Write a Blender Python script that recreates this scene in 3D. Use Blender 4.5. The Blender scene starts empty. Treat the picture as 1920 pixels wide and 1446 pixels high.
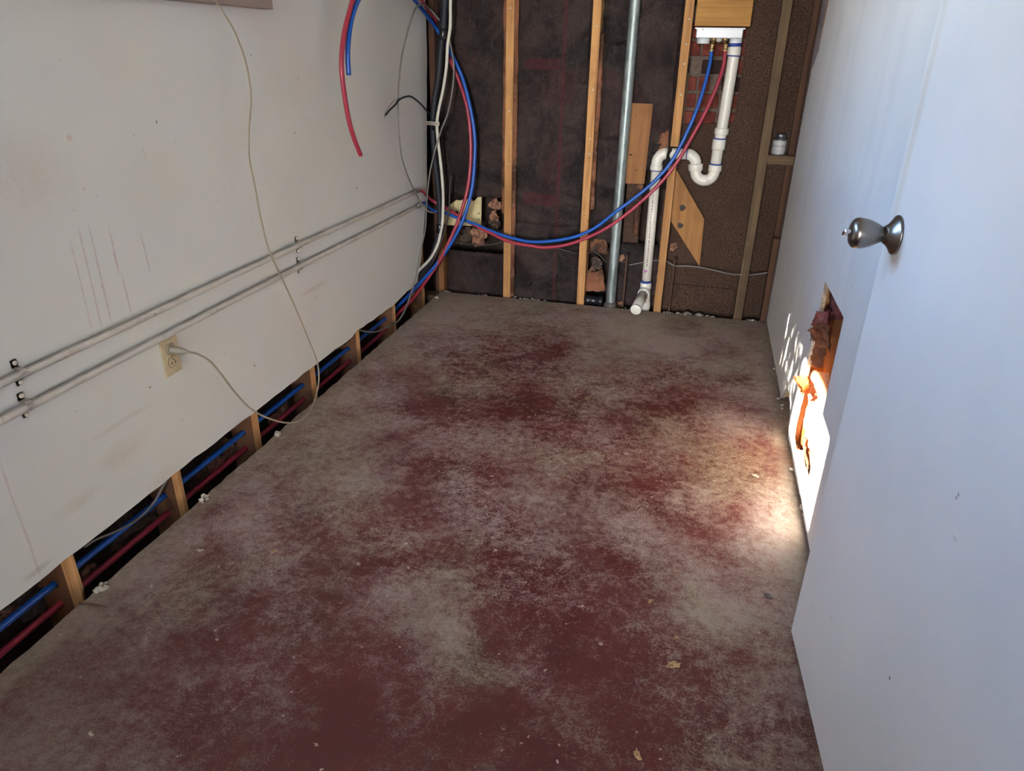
import bpy, bmesh, math, random
from mathutils import Vector, Matrix, noise

random.seed(7)
C = bpy.context.scene.collection
sc = bpy.context.scene

# ---------------------------------------------------------------- camera
# world: x = 0 left wall face, y = 0 stud faces of the back wall, z = 0 floor, metres
CAM = Vector((1.38639466, -3.63447722, 1.22840694))
FW = Vector((-0.22034054, 0.87817044, -0.42457829))
RT = Vector((0.96791992, 0.25073085, 0.01628068))
UP = Vector((-0.12075208, 0.40737049, 0.90524484))
FPX = 1345.84
cam = bpy.data.cameras.new('camera')
camo = bpy.data.objects.new('camera', cam); C.objects.link(camo)
camo.matrix_world = Matrix(((RT.x, UP.x, -FW.x, CAM.x), (RT.y, UP.y, -FW.y, CAM.y), (RT.z, UP.z, -FW.z, CAM.z), (0, 0, 0, 1)))
cam.sensor_fit = 'HORIZONTAL'; cam.sensor_width = 36.0
cam.lens = FPX * 36.0 / 1920.0
cam.clip_start = 0.02
sc.camera = camo

# ---------------------------------------------------------------- light
SUN_STRENGTH = 66.0
SKY_STRENGTH = 42.0
EXPOSURE = 0.75
w = bpy.data.worlds.new('sky'); sc.world = w; w.use_nodes = True
bg = w.node_tree.nodes['Background']
# hazy pale horizon rising to clear blue, the same all round
nt = w.node_tree
_tc = nt.nodes.new('ShaderNodeTexCoord'); _sx = nt.nodes.new('ShaderNodeSeparateXYZ'); nt.links.new(_tc.outputs['Generated'], _sx.inputs[0])
_mr = nt.nodes.new('ShaderNodeMapRange'); _mr.interpolation_type = 'SMOOTHSTEP'; nt.links.new(_sx.outputs[2], _mr.inputs[0])
_mr.inputs[1].default_value = 0.0; _mr.inputs[2].default_value = 0.34
_mx = nt.nodes.new('ShaderNodeMix'); _mx.data_type = 'RGBA'; nt.links.new(_mr.outputs[0], _mx.inputs[0])
_mx.inputs[6].default_value = (0.97, 0.975, 0.95, 1); _mx.inputs[7].default_value = (0.125, 0.235, 0.44, 1)
nt.links.new(_mx.outputs[2], bg.inputs[0]); bg.inputs[1].default_value = SKY_STRENGTH
sun = bpy.data.lights.new('sun', 'SUN'); sun.energy = SUN_STRENGTH; sun.angle = 0.0075; sun.color = (1.0, 0.87, 0.73)
suno = bpy.data.objects.new('sun', sun); C.objects.link(suno)
SUNDIR = Vector((1.79, 0.73, -1.343)).normalized()
suno.rotation_euler = SUNDIR.to_track_quat('-Z', 'Y').to_euler(); suno.location = (-4, -3, 5)
# window opening in the left wall
WY0, WY1, WZ0, WZ1 = -2.66, -1.43, 1.355, 2.06
por = bpy.data.lights.new('window_portal', 'AREA'); por.shape = 'RECTANGLE'
por.size = WZ1 - WZ0; por.size_y = WY1 - WY0; por.cycles.is_portal = True
poro = bpy.data.objects.new('window_portal', por); C.objects.link(poro)
poro.location = (-0.16, (WY0 + WY1) / 2, (WZ0 + WZ1) / 2)
poro.rotation_euler = Vector((1, 0, 0)).to_track_quat('-Z', 'Y').to_euler()
# wide open end added behind the viewer to light the back wall
FY, FX0, FX1, FZ0, FZ1 = -9.0, .04, 1.76, .0, 2.3
por2 = bpy.data.lights.new('added_opening_portal', 'AREA'); por2.shape = 'RECTANGLE'
por2.size = FX1 - FX0; por2.size_y = FZ1 - FZ0; por2.cycles.is_portal = True
poro2 = bpy.data.objects.new('added_opening_portal', por2); C.objects.link(poro2)
poro2.location = ((FX0 + FX1) / 2, FY - .12, (FZ0 + FZ1) / 2)
poro2.rotation_euler = Vector((0, 1, 0)).to_track_quat('-Z', 'Z').to_euler()
vs = sc.view_settings
vs.view_transform = 'Standard'; vs.look = 'None'; vs.gamma = 1.0; vs.use_curve_mapping = False
vs.exposure = EXPOSURE
sc.cycles.max_bounces = 9; sc.cycles.diffuse_bounces = 6; sc.cycles.transparent_max_bounces = 8
sc.cycles.sample_clamp_indirect = 12.0
sc.cycles.use_denoising = True
sc.cycles.use_adaptive_sampling = True; sc.cycles.adaptive_threshold = 0.03

# ---------------------------------------------------------------- measuring helpers
def ray(u, v): return FW + RT * ((u - 960) / FPX) - UP * ((v - 723) / FPX)
def at_x(u, v, a): d = ray(u, v); return CAM + d * ((a - CAM.x) / d.x)
def at_y(u, v, a): d = ray(u, v); return CAM + d * ((a - CAM.y) / d.y)
def at_z(u, v, a): d = ray(u, v); return CAM + d * ((a - CAM.z) / d.z)
def path(lst):
    out = []
    for t in lst:
        if t[2] == 'x': out.append(at_x(t[0], t[1], t[3]))
        elif t[2] == 'y': out.append(at_y(t[0], t[1], t[3]))
        elif t[2] == 'p': out.append(Vector(t[0:2] + (t[3],)))
    return out

# ---------------------------------------------------------------- material helpers
def lin(r, g, b):
    f = lambda c: (c / 255 / 12.92) if c / 255 <= 0.04045 else ((c / 255 + 0.055) / 1.055) ** 2.4
    return (f(r), f(g), f(b), 1)

class Mat:
    def __init__(s, name, col=(.5, .5, .5, 1), rough=.6, metal=0.0, spec=.5):
        s.m = bpy.data.materials.new(name); s.m.use_nodes = True
        s.t = s.m.node_tree; s.n = s.t.nodes; s.b = s.n['Principled BSDF']
        s.b.inputs['Base Color'].default_value = col
        s.b.inputs['Roughness'].default_value = rough
        s.b.inputs['Metallic'].default_value = metal
        s.b.inputs['Specular IOR Level'].default_value = spec
        s._c = None
    def link(s, a, b): s.t.links.new(a, b)
    def coord(s):
        if s._c is None: s._c = s.n.new('ShaderNodeTexCoord').outputs['Object']
        return s._c
    def val(s, sock, v):
        if isinstance(v, (int, float)): sock.default_value = v
        elif isinstance(v, (tuple, list)): sock.default_value = v
        else: s.link(v, sock)
    def mapping(s, scale=(1, 1, 1), rot=(0, 0, 0), loc=(0, 0, 0), vec=None):
        m = s.n.new('ShaderNodeMapping'); s.link(vec or s.coord(), m.inputs[0])
        m.inputs['Scale'].default_value = scale; m.inputs['Rotation'].default_value = rot; m.inputs['Location'].default_value = loc
        return m.outputs[0]
    def noise(s, scale=5, detail=4, rough=.55, vec=None, dist=0.0):
        n = s.n.new('ShaderNodeTexNoise'); s.link(vec or s.coord(), n.inputs['Vector'])
        n.inputs['Scale'].default_value = scale; n.inputs['Detail'].default_value = detail
        n.inputs['Roughness'].default_value = rough; n.inputs['Distortion'].default_value = dist
        return n.outputs[0]
    def voronoi(s, scale=5, vec=None, feature='F1'):
        n = s.n.new('ShaderNodeTexVoronoi'); n.feature = feature; s.link(vec or s.coord(), n.inputs['Vector'])
        n.inputs['Scale'].default_value = scale
        return n.outputs['Distance']
    def math(s, op, a, b=0.0, c=None, clamp=False):
        n = s.n.new('ShaderNodeMath'); n.operation = op; n.use_clamp = clamp
        s.val(n.inputs[0], a); s.val(n.inputs[1], b)
        if c is not None: s.val(n.inputs[2], c)
        return n.outputs[0]
    def ramp(s, fac, a, b, lo=0.0, hi=1.0, smooth=True):
        n = s.n.new('ShaderNodeMapRange'); n.interpolation_type = 'SMOOTHSTEP' if smooth else 'LINEAR'
        s.val(n.inputs[0], fac); n.inputs[1].default_value = a; n.inputs[2].default_value = b
        n.inputs[3].default_value = lo; n.inputs[4].default_value = hi
        return n.outputs[0]
    def mix(s, fac, a, b, mode='MIX'):
        n = s.n.new('ShaderNodeMix'); n.data_type = 'RGBA'; n.blend_type = mode
        s.val(n.inputs[0], fac); s.val(n.inputs[6], a); s.val(n.inputs[7], b)
        return n.outputs[2]
    def sep(s):
        n = s.n.new('ShaderNodeSeparateXYZ'); s.link(s.coord(), n.inputs[0]); return n.outputs
    def blob(s, c, r, soft=1.0, vec=None):
        m = s.n.new('ShaderNodeMapping'); m.vector_type = 'POINT'; s.link(vec or s.coord(), m.inputs[0])
        m.inputs['Scale'].default_value = tuple(1 / q for q in r)
        m.inputs['Location'].default_value = tuple(-c[i] / r[i] for i in range(3))
        n = s.n.new('ShaderNodeVectorMath'); n.operation = 'LENGTH'; s.link(m.outputs[0], n.inputs[0])
        return s.ramp(n.outputs['Value'], 1.0, 1.0 - soft, 0, 1)
    def color(s, c): s.link(c, s.b.inputs['Base Color'])
    def rough(s, c): s.val(s.b.inputs['Roughness'], c)
    def bump(s, h, strength=.3, dist=.01):
        n = s.n.new('ShaderNodeBump'); s.val(n.inputs['Height'], h)
        n.inputs['Strength'].default_value = strength; n.inputs['Distance'].default_value = dist
        s.link(n.outputs[0], s.b.inputs['Normal'])

def simple(name, rgb, rough=.6, metal=0.0, var=.12, scale=20, bump=0.0, spec=.5):
    m = Mat(name, lin(*rgb), rough, metal, spec)
    c = lin(*rgb)
    n = m.noise(scale, 5, .6)
    m.color(m.mix(m.ramp(n, .3, .7), tuple(q * (1 - var) for q in c[:3]) + (1,), tuple(min(1, q * (1 + var)) for q in c[:3]) + (1,)))
    if bump: m.bump(n, bump, .004)
    return m.m

def wood(name, rgb, dark, axis=2, rough=.75, grain=1.0, knots=True, flank=False):
    m = Mat(name, lin(*rgb), rough, spec=.25)
    s1 = [30.0, 30.0, 30.0]; s1[axis] = 1.2
    s2 = [150.0, 150.0, 150.0]; s2[axis] = 4.0
    g = m.noise(1.0, 5, .6, m.mapping(s1), .6)
    f = m.noise(1.0, 3, .6, m.mapping(s2))
    c = m.mix(m.ramp(g, .35, .68), lin(*rgb), lin(*[(a + b) / 2 for a, b in zip(rgb, dark)]))
    c = m.mix(m.math('MULTIPLY', m.ramp(f, .5, .75), .5 * grain), c, lin(*dark))
    bl = m.noise(5.0, 4, .6); g_ = bl
    c = m.mix(m.math('MULTIPLY', m.ramp(bl, .5, .75), .45), c, lin(*dark))
    if knots:
        k = [7.0, 7.0, 7.0]; k[axis] = 3.2
        v = m.voronoi(1.0, m.mapping(k))
        c = m.mix(m.ramp(v, .13, .06), c, lin(dark[0] * .55, dark[1] * .5, dark[2] * .45))
        sp = m.noise(75, 2, .5)
        c = m.mix(m.math('MULTIPLY', m.ramp(sp, .72, .78), .8), c, lin(45, 30, 22))
    if flank:  # shade painted into the side faces, picked by their normal
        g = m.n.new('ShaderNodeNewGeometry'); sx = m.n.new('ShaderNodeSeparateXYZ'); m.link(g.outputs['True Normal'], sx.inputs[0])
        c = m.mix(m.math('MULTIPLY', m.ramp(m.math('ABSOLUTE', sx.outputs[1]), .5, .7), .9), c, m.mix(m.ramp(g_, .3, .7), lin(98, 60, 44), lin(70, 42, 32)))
    sp2 = m.noise(48, 3, .6, m.mapping(loc=(2, 5, 1)))
    c = m.mix(m.math('MULTIPLY', m.ramp(sp2, .70, .76), .55), c, lin(206, 186, 158))
    m.color(c); m.bump(f, .25, .002)
    return m.m

# ---------------------------------------------------------------- materials
def make_floor():
    m = Mat('painted_concrete', rough=.6, spec=.35)
    big = m.noise(1.3, 5, .6, dist=.4)
    mid = m.noise(5.5, 8, .68, dist=.3)
    fine = m.noise(38, 8, .75)
    spk = m.noise(190, 4, .7)
    scr1 = m.noise(1.0, 5, .7, m.mapping((24, 240, 1), (0, 0, .35)))
    scr2 = m.noise(1.0, 5, .7, m.mapping((26, 260, 1), (0, 0, 2.1)))
    scr3 = m.noise(1.0, 5, .7, m.mapping((30, 190, 1), (0, 0, 1.2)))
    X, Y, Z = m.sep()
    # distribution of the grey dust over the worn red paint
    f = m.math('MULTIPLY', m.math('SUBTRACT', big, .5), 1.0)
    f = m.math('MULTIPLY_ADD', m.math('SUBTRACT', mid, .5), 2.1, f)
    f = m.math('MULTIPLY_ADD', m.math('SUBTRACT', fine, .5), 2.0, f)
    f = m.math('MULTIPLY_ADD', m.math('SUBTRACT', spk, .5), 1.5, f)
    for q in (scr1, scr2, scr3):
        f = m.math('MULTIPLY_ADD', m.ramp(q, .56, .72), .30, f)
    wob = m.noise(7, 3, .6)
    for (sc_, off, k) in ((9, (0, 0, 0), .3), (17, (4, 2, 0), .4), (34, (7, 1, 0), .5), (60, (1, 6, 0), .5)):
        cn = m.noise(sc_, 4, .62, m.mapping(loc=off), 1.2)
        ln = m.ramp(m.math('ABSOLUTE', m.math('SUBTRACT', cn, .5)), .018, .004)
        f = m.math('MULTIPLY_ADD', m.math('MULTIPLY', ln, m.ramp(m.noise(3.5, 4, .6, m.mapping(loc=off)), .42, .62)), k, f)
    f = m.math('ADD', f, .17)
    f = m.math('ADD', f, m.ramp(X, .55, .10, 0, .26))
    f = m.math('ADD', f, m.ramp(Y, -1.0, -.15, 0, .34))
    f = m.math('ADD', f, m.ramp(X, 1.35, 1.75, 0, .16))
    for (u, v, rx, ry, a) in FLOOR_BLOBS:
        p = at_z(u, v, 0)
        f = m.math('MULTIPLY_ADD', m.blob((p.x, p.y, 0), (rx, ry, 1), .9), a, f)
    red = m.mix(m.ramp(m.noise(3, 4, .6), .35, .7), lin(104, 44, 43), lin(90, 37, 35))
    red = m.mix(m.ramp(m.noise(2.1, 3, .6), .5, .75), red, lin(84, 50, 34))
    dust = m.mix(m.ramp(m.noise(2.4, 3, .5), .4, .65), lin(170, 150, 143), lin(166, 152, 134))
    # viewer's shade painted into the colour of the front floor
    front_shade = m.math('MULTIPLY', m.ramp(m.math('MULTIPLY_ADD', m.math('SUBTRACT', mid, .5), .8, Y), -2.0, -2.9, 0, .62), m.ramp(X, 1.55, 1.2, .35, 1))
    dust = m.mix(front_shade, dust, lin(78, 62, 54)); red = m.mix(m.math('MULTIPLY', front_shade, .7), red, lin(66, 40, 34))
    c = m.mix(m.ramp(f, -.02, .86, 0, 1, False), red, dust)
    # bare cement margin along the edges
    edge = m.math('ADD', m.ramp(m.math('ADD', X, m.math('MULTIPLY', m.noise(9, 4, .6), .06)), .165, .12), m.ramp(m.math('SUBTRACT', X, m.math('MULTIPLY', m.noise(9, 4, .6), .06)), 1.69, 1.74), clamp=True)
    edge = m.math('ADD', edge, m.ramp(m.math('SUBTRACT', Y, m.math('MULTIPLY', m.noise(7, 4, .6), .1)), -.17, -.07), clamp=True)
    c = m.mix(m.math('MULTIPLY', edge, .55), c, m.mix(m.ramp(fine, .35, .65), lin(132, 120, 104), lin(162, 149, 132)))
    # dried paint and plaster specks
    v = m.noise(46, 2, .5)
    c = m.mix(m.math('MULTIPLY', m.ramp(v, .715, .74), .75), c, lin(184, 170, 154))
    v = m.noise(60, 2, .5, m.mapping(loc=(5, 3, 0)))
    c = m.mix(m.math('MULTIPLY', m.ramp(v, .73, .76), .7), c, lin(52, 30, 28))
    m.color(c)
    m.rough(m.ramp(f, 0, .8, .5, .8))
    h = m.math('MULTIPLY_ADD', mid, .5, m.math('MULTIPLY', fine, .5))
    m.bump(h, .35, .004)
    return m.m
FLOOR_BLOBS = [(790, 1130, .22, .22, .5), (870, 1240, .20, .12, .2), (1230, 640, .35, .3, .4), (1330, 780, .25, .2, .12), (1080, 570, .5, .1, .15), (640, 900, .3, .3, .12), (1420, 960, .22, .3, .12),
               (1330, 1120, .16, .2, .3), (1060, 1170, .30, .22, -.5), (980, 650, .3, .22, -.32), (940, 770, .25, .15, -.25), (1100, 1060, .3, .2, -.2),
               (680, 1190, .22, .2, -.3), (900, 1360, .5, .25, -.25), (1150, 770, .25, .2, -.2), (860, 930, .22, .12, -.2), (760, 950, .15, .15, -.15),
               (450, 1340, .35, .25, -.12), (1250, 1330, .4, .3, -.2), (1170, 850, .2, .12, .1), (880, 840, .2, .15, .12), (1290, 760, .12, .1, -.15)]

def make_wall_left():
    m = Mat('cream_wall_paint', rough=.62, spec=.3)
    big = m.noise(1.6, 4, .55); fine = m.noise(60, 4, .6)
    c = m.mix(m.ramp(big, .35, .65), lin(226, 226, 224), lin(228, 228, 219))
    c = m.mix(m.math('MULTIPLY', m.ramp(m.noise(1.1, 3, .6, m.mapping(loc=(3, 7, 1))), .52, .72), .35), c, lin(224, 208, 200))
    X, Y, Z = m.sep()
    # rusty drips
    for (a, b, k) in [((133, 457), (172, 615), .3), ((148, 430), (190, 610), .35), ((168, 430), (208, 600), .4), ((205, 432), (222, 508), .5), ((228, 515), (246, 585), .4), ((2, 872), (33, 965), .3), ((36, 965), (75, 1078), .35), ((265, 445), (281, 507), .45)]:
        p = at_x(*a, 0); q = at_x(*b, 0)
        sl = (q.y - p.y) / (q.z - p.z)
        d = m.math('SUBTRACT', Y, m.math('MULTIPLY_ADD', Z, sl, p.y - sl * p.z))
        d = m.math('ABSOLUTE', m.math('MULTIPLY_ADD', m.math('SUBTRACT', m.noise(25, 3), .5), .006, d))
        k_ = m.math('MULTIPLY', m.ramp(d, .0045, .0005, 0, k), m.ramp(Z, q.z - .02, q.z + .02))
        k_ = m.math('MULTIPLY', k_, m.ramp(Z, p.z + .03, p.z - .03))
        k_ = m.math('MULTIPLY', k_, m.ramp(m.noise(40, 4, .7), .3, .6, .3, 1))
        c = m.mix(k_, c, lin(172, 128, 108))
    # smears
    for (u, v, ry, rz, k, col) in [(70, 1070, .055, .012, .5, (150, 140, 105)), (590, 540, .16, .015, .4, (188, 168, 140)), (230, 790, .16, .012, .3, (190, 182, 150)),
                                   (130, 258, .012, .012, .5, (205, 160, 135)), (157, 354, .005, .005, .7, (190, 130, 100)), (40, 340, .2, .14, .3, (206, 186, 178)), (280, 330, .25, .2, .25, (222, 218, 190)), (230, 850, .12, .05, .35, (206, 184, 164)), (310, 900, .08, .05, .3, (204, 178, 158)), (150, 940, .1, .03, .3, (200, 186, 164)), (560, 300, .2, .15, .2, (220, 216, 192))]:
        p = at_x(u, v, 0)
        c = m.mix(m.math('MULTIPLY', m.math('MULTIPLY', m.blob((0, p.y, p.z), (1, ry, rz), .9), k), m.ramp(m.noise(30, 4, .7), .3, .6, .4, 1)), c, lin(*col))
    v = m.noise(34, 2, .5)
    c = m.mix(m.math('MULTIPLY', m.ramp(v, .745, .765), .75), c, lin(120, 102, 88))
    # dirt towards the cut bottom edge and inside corner: scuffs
    sc_ = m.noise(1, 4, .7, m.mapping((1, 60, 12), (.6, 0, 0)))
    c = m.mix(m.math('MULTIPLY', m.ramp(sc_, .66, .76), .3), c, lin(165, 150, 125))
    m.color(c); m.bump(fine, .08, .002)
    return m.m

def make_wall_right():
    m = Mat('white_wall_paint', rough=.5, spec=.4)
    big = m.noise(2.5, 4, .55); fine = m.noise(70, 4, .6)
    c = m.mix(m.ramp(big, .35, .7), lin(222, 222, 220), lin(212, 213, 212))
    st = m.noise(1, 3, .6, m.mapping((1, 9, .6)))
    c = m.mix(m.math('MULTIPLY', m.ramp(st, .5, .75), .35), c, lin(196, 197, 198))
    p = at_x(1618, 570, XR)
    c = m.mix(m.math('MULTIPLY', m.math('MULTIPLY', m.blob((0, p.y, p.z), (1, .12, .05), .9), .6), m.ramp(m.noise(40, 3), .4, .65)), c, lin(205, 180, 150))
    v = m.noise(40, 2, .5)
    c = m.mix(m.math('MULTIPLY', m.ramp(v, .77, .785), .6), c, lin(130, 115, 100))
    # bare gypsum on the cut edges
    g = m.n.new('ShaderNodeNewGeometry'); sx = m.n.new('ShaderNodeSeparateXYZ'); m.link(g.outputs['True Normal'], sx.inputs[0])
    c = m.mix(m.ramp(m.math('ABSOLUTE', sx.outputs[0]), .7, .5), c, m.mix(m.ramp(fine, .4, .6), lin(196, 186, 168), lin(160, 148, 130)))
    m.color(c); m.bump(fine, .06, .002)
    return m.m

XR = 1.7908
XS = 0.061
M = {}
M['floor'] = make_floor()
M['wall_left'] = make_wall_left()
M['wall_right'] = make_wall_right()
M['ceiling'] = simple('ceiling_paint', (225, 222, 215), .8)
M['stud'] = wood('pine_stud', (196, 146, 92), (124, 82, 48))
M['stud_left'] = wood('shaded_flank_stud', (238, 184, 124), (160, 108, 66), flank=True)
M['stud_dark'] = wood('dark_old_stud', (96, 66, 48), (58, 38, 30))
M['stud_side'] = wood('dark_pine_stud', (158, 108, 66), (82, 50, 32))
M['stud_grey'] = wood('weathered_stud', (112, 92, 68), (70, 54, 40))
M['stud_grey_x'] = wood('weathered_board', (112, 92, 68), (70, 54, 40), axis=0)
M['board_x'] = wood('pine_board', (178, 132, 72), (130, 88, 44), axis=0, knots=False)
M['board'] = wood('pine_board_upright', (150, 104, 64), (104, 68, 42))
M['back_tan'] = wood('tan_backing_board', (206, 162, 112), (160, 112, 70), knots=False)
M['ply'] = wood('plywood', (164, 118, 70), (118, 78, 44), knots=False)
M['panel'] = simple('pale_yellow_board', (205, 188, 140), .8, var=.1)
M['sill_wood'] = wood('old_grey_sill', (164, 146, 140), (122, 106, 102), axis=1, knots=False)
M['window_paint'] = simple('brown_window_frame', (120, 92, 76), .6)

def paper(name, rgb, light, red=(78, 34, 38), stripe=None, rough=.55, bump=.5):
    m = Mat(name, rough=rough, spec=.35)
    n1 = m.noise(4.5, 6, .65, dist=.8); n2 = m.noise(28, 6, .7, dist=1.2)
    c = m.mix(m.ramp(n1, .36, .64), lin(*[min(255, q * 1.12) for q in rgb]), lin(*[q * .58 for q in rgb]))
    c = m.mix(m.math('MULTIPLY', m.ramp(n2, .52, .75), .5), c, lin(*light))
    c = m.mix(m.math('MULTIPLY', m.ramp(m.noise(3.1, 4, .6, m.mapping(loc=(2, 9, 4))), .52, .7), .55), c, lin(*red))
    cr = m.noise(5.0, 5, .7, m.mapping((1.6, 1.6, .7)), 1.5)
    crl = m.ramp(m.math('ABSOLUTE', m.math('SUBTRACT', cr, .5)), .020, .004)
    c = m.mix(m.math('MULTIPLY', crl, .18), c, lin(*light))
    if stripe:
        X, Y, Z = m.sep()
        for (x0, wd) in stripe[0]:
            k = m.ramp(m.math('ABSOLUTE', m.math('SUBTRACT', X, x0)), wd, wd * .6, 0, .5)
            c = m.mix(m.math('MULTIPLY', k, m.ramp(n2, .3, .6, .4, 1)), c, lin(112, 40, 46))
        for (z0, wd, xa, xb) in stripe[1]:
            k = m.math('MULTIPLY', m.ramp(m.math('ABSOLUTE', m.math('SUBTRACT', Z, z0)), wd, wd * .7, 0, .5), m.math('MULTIPLY', m.ramp(X, xa, xa + .01), m.ramp(X, xb, xb - .01)))
            c = m.mix(k, c, lin(104, 36, 46))
    m.color(c); m.bump(m.math('ADD', n2, m.math('MULTIPLY', n1, .8)), bump, .016)
    return m.m
M['paper'] = paper('kraft_facing', (72, 56, 52), (108, 92, 86), stripe=([(.69, .011)], [(1.165, .03, .5, .68), (.53, .035, .5, .68)]))
M['paper_torn'] = paper('torn_kraft_facing', (172, 116, 84), (222, 182, 156), (140, 70, 66))
M['paper_red'] = paper('red_brown_facing', (190, 104, 98), (238, 214, 212), (150, 52, 56))
M['paper_orange'] = paper('orange_kraft_paper', (206, 128, 66), (226, 160, 100), (190, 104, 60), bump=.3)
M['paper_bright'] = paper('tan_kraft_paper', (214, 176, 132), (232, 205, 172), (205, 150, 110), bump=.3)
M['insul'] = simple('old_fibre_insulation', (140, 102, 82), .95, var=.55, scale=45, bump=.8, spec=.05)
M['insul_dark'] = simple('dusty_insulation', (84, 70, 62), .95, var=.45, scale=45, bump=.8, spec=.05)
M['sheath'] = simple('dark_sheathing', (58, 46, 40), .9, var=.3, scale=9, spec=.1)
def make_fibre():
    m = Mat('brown_fibreboard', rough=.9, spec=.15)
    n = m.noise(150, 6, .75); b = m.noise(3.5, 6, .65)
    c = m.mix(m.ramp(n, .36, .66), lin(46, 33, 27), lin(100, 77, 62))
    c = m.mix(m.math('MULTIPLY', m.ramp(b, .4, .7), .5), c, lin(62, 46, 38))
    m.color(c); m.bump(n, .5, .004)
    return m.m
M['fibre'] = make_fibre()
M['brick'] = simple('red_brick', (108, 56, 46), .9, var=.35, scale=25, bump=.6, spec=.1)
M['brick_dark'] = simple('void_brick', (52, 38, 34), .9, var=.4, scale=25, bump=.6, spec=.1)
M['mortar'] = simple('grey_mortar', (104, 90, 80), .95, var=.25, scale=40, bump=.6, spec=.1)
M['pvc'] = simple('white_pvc', (220, 215, 202), .32, var=.03, scale=6)
M['pvc_box'] = simple('white_plastic_box', (214, 216, 218), .35, var=.02, scale=6)
M['pvc_grey'] = simple('grey_pvc_stub', (186, 182, 172), .4, var=.06, scale=12)
M['primer'] = simple('blue_primer', (40, 62, 140), .5, var=.3, scale=60)
M['purple'] = simple('purple_primer', (170, 92, 168), .5, var=.3, scale=60)
M['print'] = simple('brown_print', (140, 104, 96), .6)
M['red'] = simple('red_pex', (160, 50, 68), .33, var=.05, scale=8)
M['blue'] = simple('blue_pex', (20, 82, 170), .33, var=.05, scale=8)
M['black'] = simple('black_plastic', (24, 26, 34), .6, var=.25, scale=30)
M['tape'] = simple('black_tape', (18, 18, 22), .25, var=.2, scale=60)
M['white_cable'] = simple('white_cable', (206, 202, 186), .45, var=.05)
M['grey_cable'] = simple('grey_cable', (122, 118, 112), .5, var=.08)
M['dark_wire'] = simple('dark_wire', (64, 58, 54), .6, var=.1)
M['cord'] = simple('grey_cord', (160, 148, 126), .45, var=.06)
M['plug'] = simple('grey_plug', (150, 142, 126), .45, var=.06)
M['ivory'] = simple('ivory_plate', (206, 190, 154), .4, var=.12, scale=30)
M['slot'] = simple('outlet_slot', (52, 44, 36), .7)
M['steel'] = simple('strap_steel', (150, 150, 152), .35, metal=.9, var=.15)
M['brass'] = simple('brass_fitting', (190, 160, 112), .3, metal=.9, var=.1)
M['copper'] = simple('crimp_ring', (170, 140, 118), .3, metal=.9, var=.1)
M['lead'] = simple('lead_collar', (96, 86, 80), .7, metal=.3, var=.3, scale=30, bump=.6)
M['rust'] = simple('rusty_rod', (84, 58, 46), .85, var=.3, scale=60, bump=.5)
M['rubber'] = simple('black_rubber', (24, 24, 26), .3, var=.2)
M['nickel'] = simple('satin_nickel', (132, 126, 120), .3, metal=1.0, var=.06, scale=6)
M['chrome'] = simple('bright_chrome', (190, 190, 194), .12, metal=1.0, var=.04, scale=6)
M['plaster'] = simple('plaster_crumbs', (190, 182, 168), .9, var=.25, scale=60)
M['chip'] = simple('pale_wood_chip', (176, 142, 104), .85, var=.25, scale=120, bump=.5)
M['concrete'] = simple('rough_concrete', (112, 104, 94), .95, var=.3, scale=25, bump=.8)
M['bounce'] = simple('bounce_slab_concrete', (226, 210, 184), .9)
M['strap'] = simple('painted_strap', (216, 208, 196), .5, var=.15, scale=60)
M['soil'] = simple('dark_soil', (70, 58, 48), .95, var=.4, scale=12)
M['leaf'] = simple('green_leaf', (86, 110, 58), .5, var=.2)
M['bark'] = simple('brown_bark', (96, 78, 62), .9, var=.3)
M['roof'] = simple('eave_paint', (150, 140, 128), .8)
M['stucco'] = simple('outside_stucco', (190, 180, 165), .9)

def make_galv():
    m = Mat('galvanized_steel', rough=.5, metal=.6)
    v = m.noise(1, 5, .7, m.mapping((30, 30, 9))); n = m.noise(90, 4, .7)
    c = m.mix(m.ramp(v, .35, .65), lin(122, 132, 130), lin(160, 168, 164))
    c = m.mix(m.math('MULTIPLY', m.ramp(n, .6, .75), .5), c, lin(84, 84, 80))
    m.color(c); m.rough(m.ramp(v, .3, .7, .35, .6)); return m.m
M['galv'] = make_galv()
def make_conduit():
    m = Mat('painted_pipe', rough=.5, spec=.4)
    v = m.noise(1, 5, .7, m.mapping((60, 7, 60))); n = m.noise(70, 5, .7)
    c = m.mix(m.ramp(v, .42, .72), lin(218, 214, 204), lin(186, 180, 168))
    c = m.mix(m.math('MULTIPLY', m.ramp(n, .58, .74), .6), c, lin(112, 102, 92))
    # darker towards the top side
    g = m.n.new('ShaderNodeNewGeometry'); sx = m.n.new('ShaderNodeSeparateXYZ'); m.link(g.outputs['Normal'], sx.inputs[0])
    c = m.mix(m.math('MULTIPLY', m.ramp(sx.outputs[2], .55, 1.0), m.ramp(v, .25, .6, .35, .75)), c, lin(110, 102, 94))
    m.color(c); return m.m
M['conduit'] = make_conduit()
def make_door():
    m = Mat('white_door_paint', rough=.38, spec=.5)
    n = m.noise(3, 3, .5); f = m.noise(1, 4, .6, m.mapping((80, 80, 8)))
    c = m.mix(m.ramp(n, .35, .7), lin(222, 222, 222), lin(214, 215, 216))
    for (u, v, r, rz, k, col) in DOOR_MARKS:
        p = on_door(u, v)
        c = m.mix(m.math('MULTIPLY', m.blob(tuple(p), (r, r, rz), .6), k), c, lin(*col))
    v = m.noise(36, 2, .5)
    c = m.mix(m.math('MULTIPLY', m.ramp(v, .785, .80), .5), c, lin(120, 110, 110))
    m.color(c); m.bump(f, .03, .002); return m.m
D0 = Vector((1.716, -2.235, .012)); DD = Vector((.0737, -.9973, 0)).normalized(); DN = Vector((-DD.y, DD.x, 0)) * -1
if DN.x > 0: DN = -DN
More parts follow.
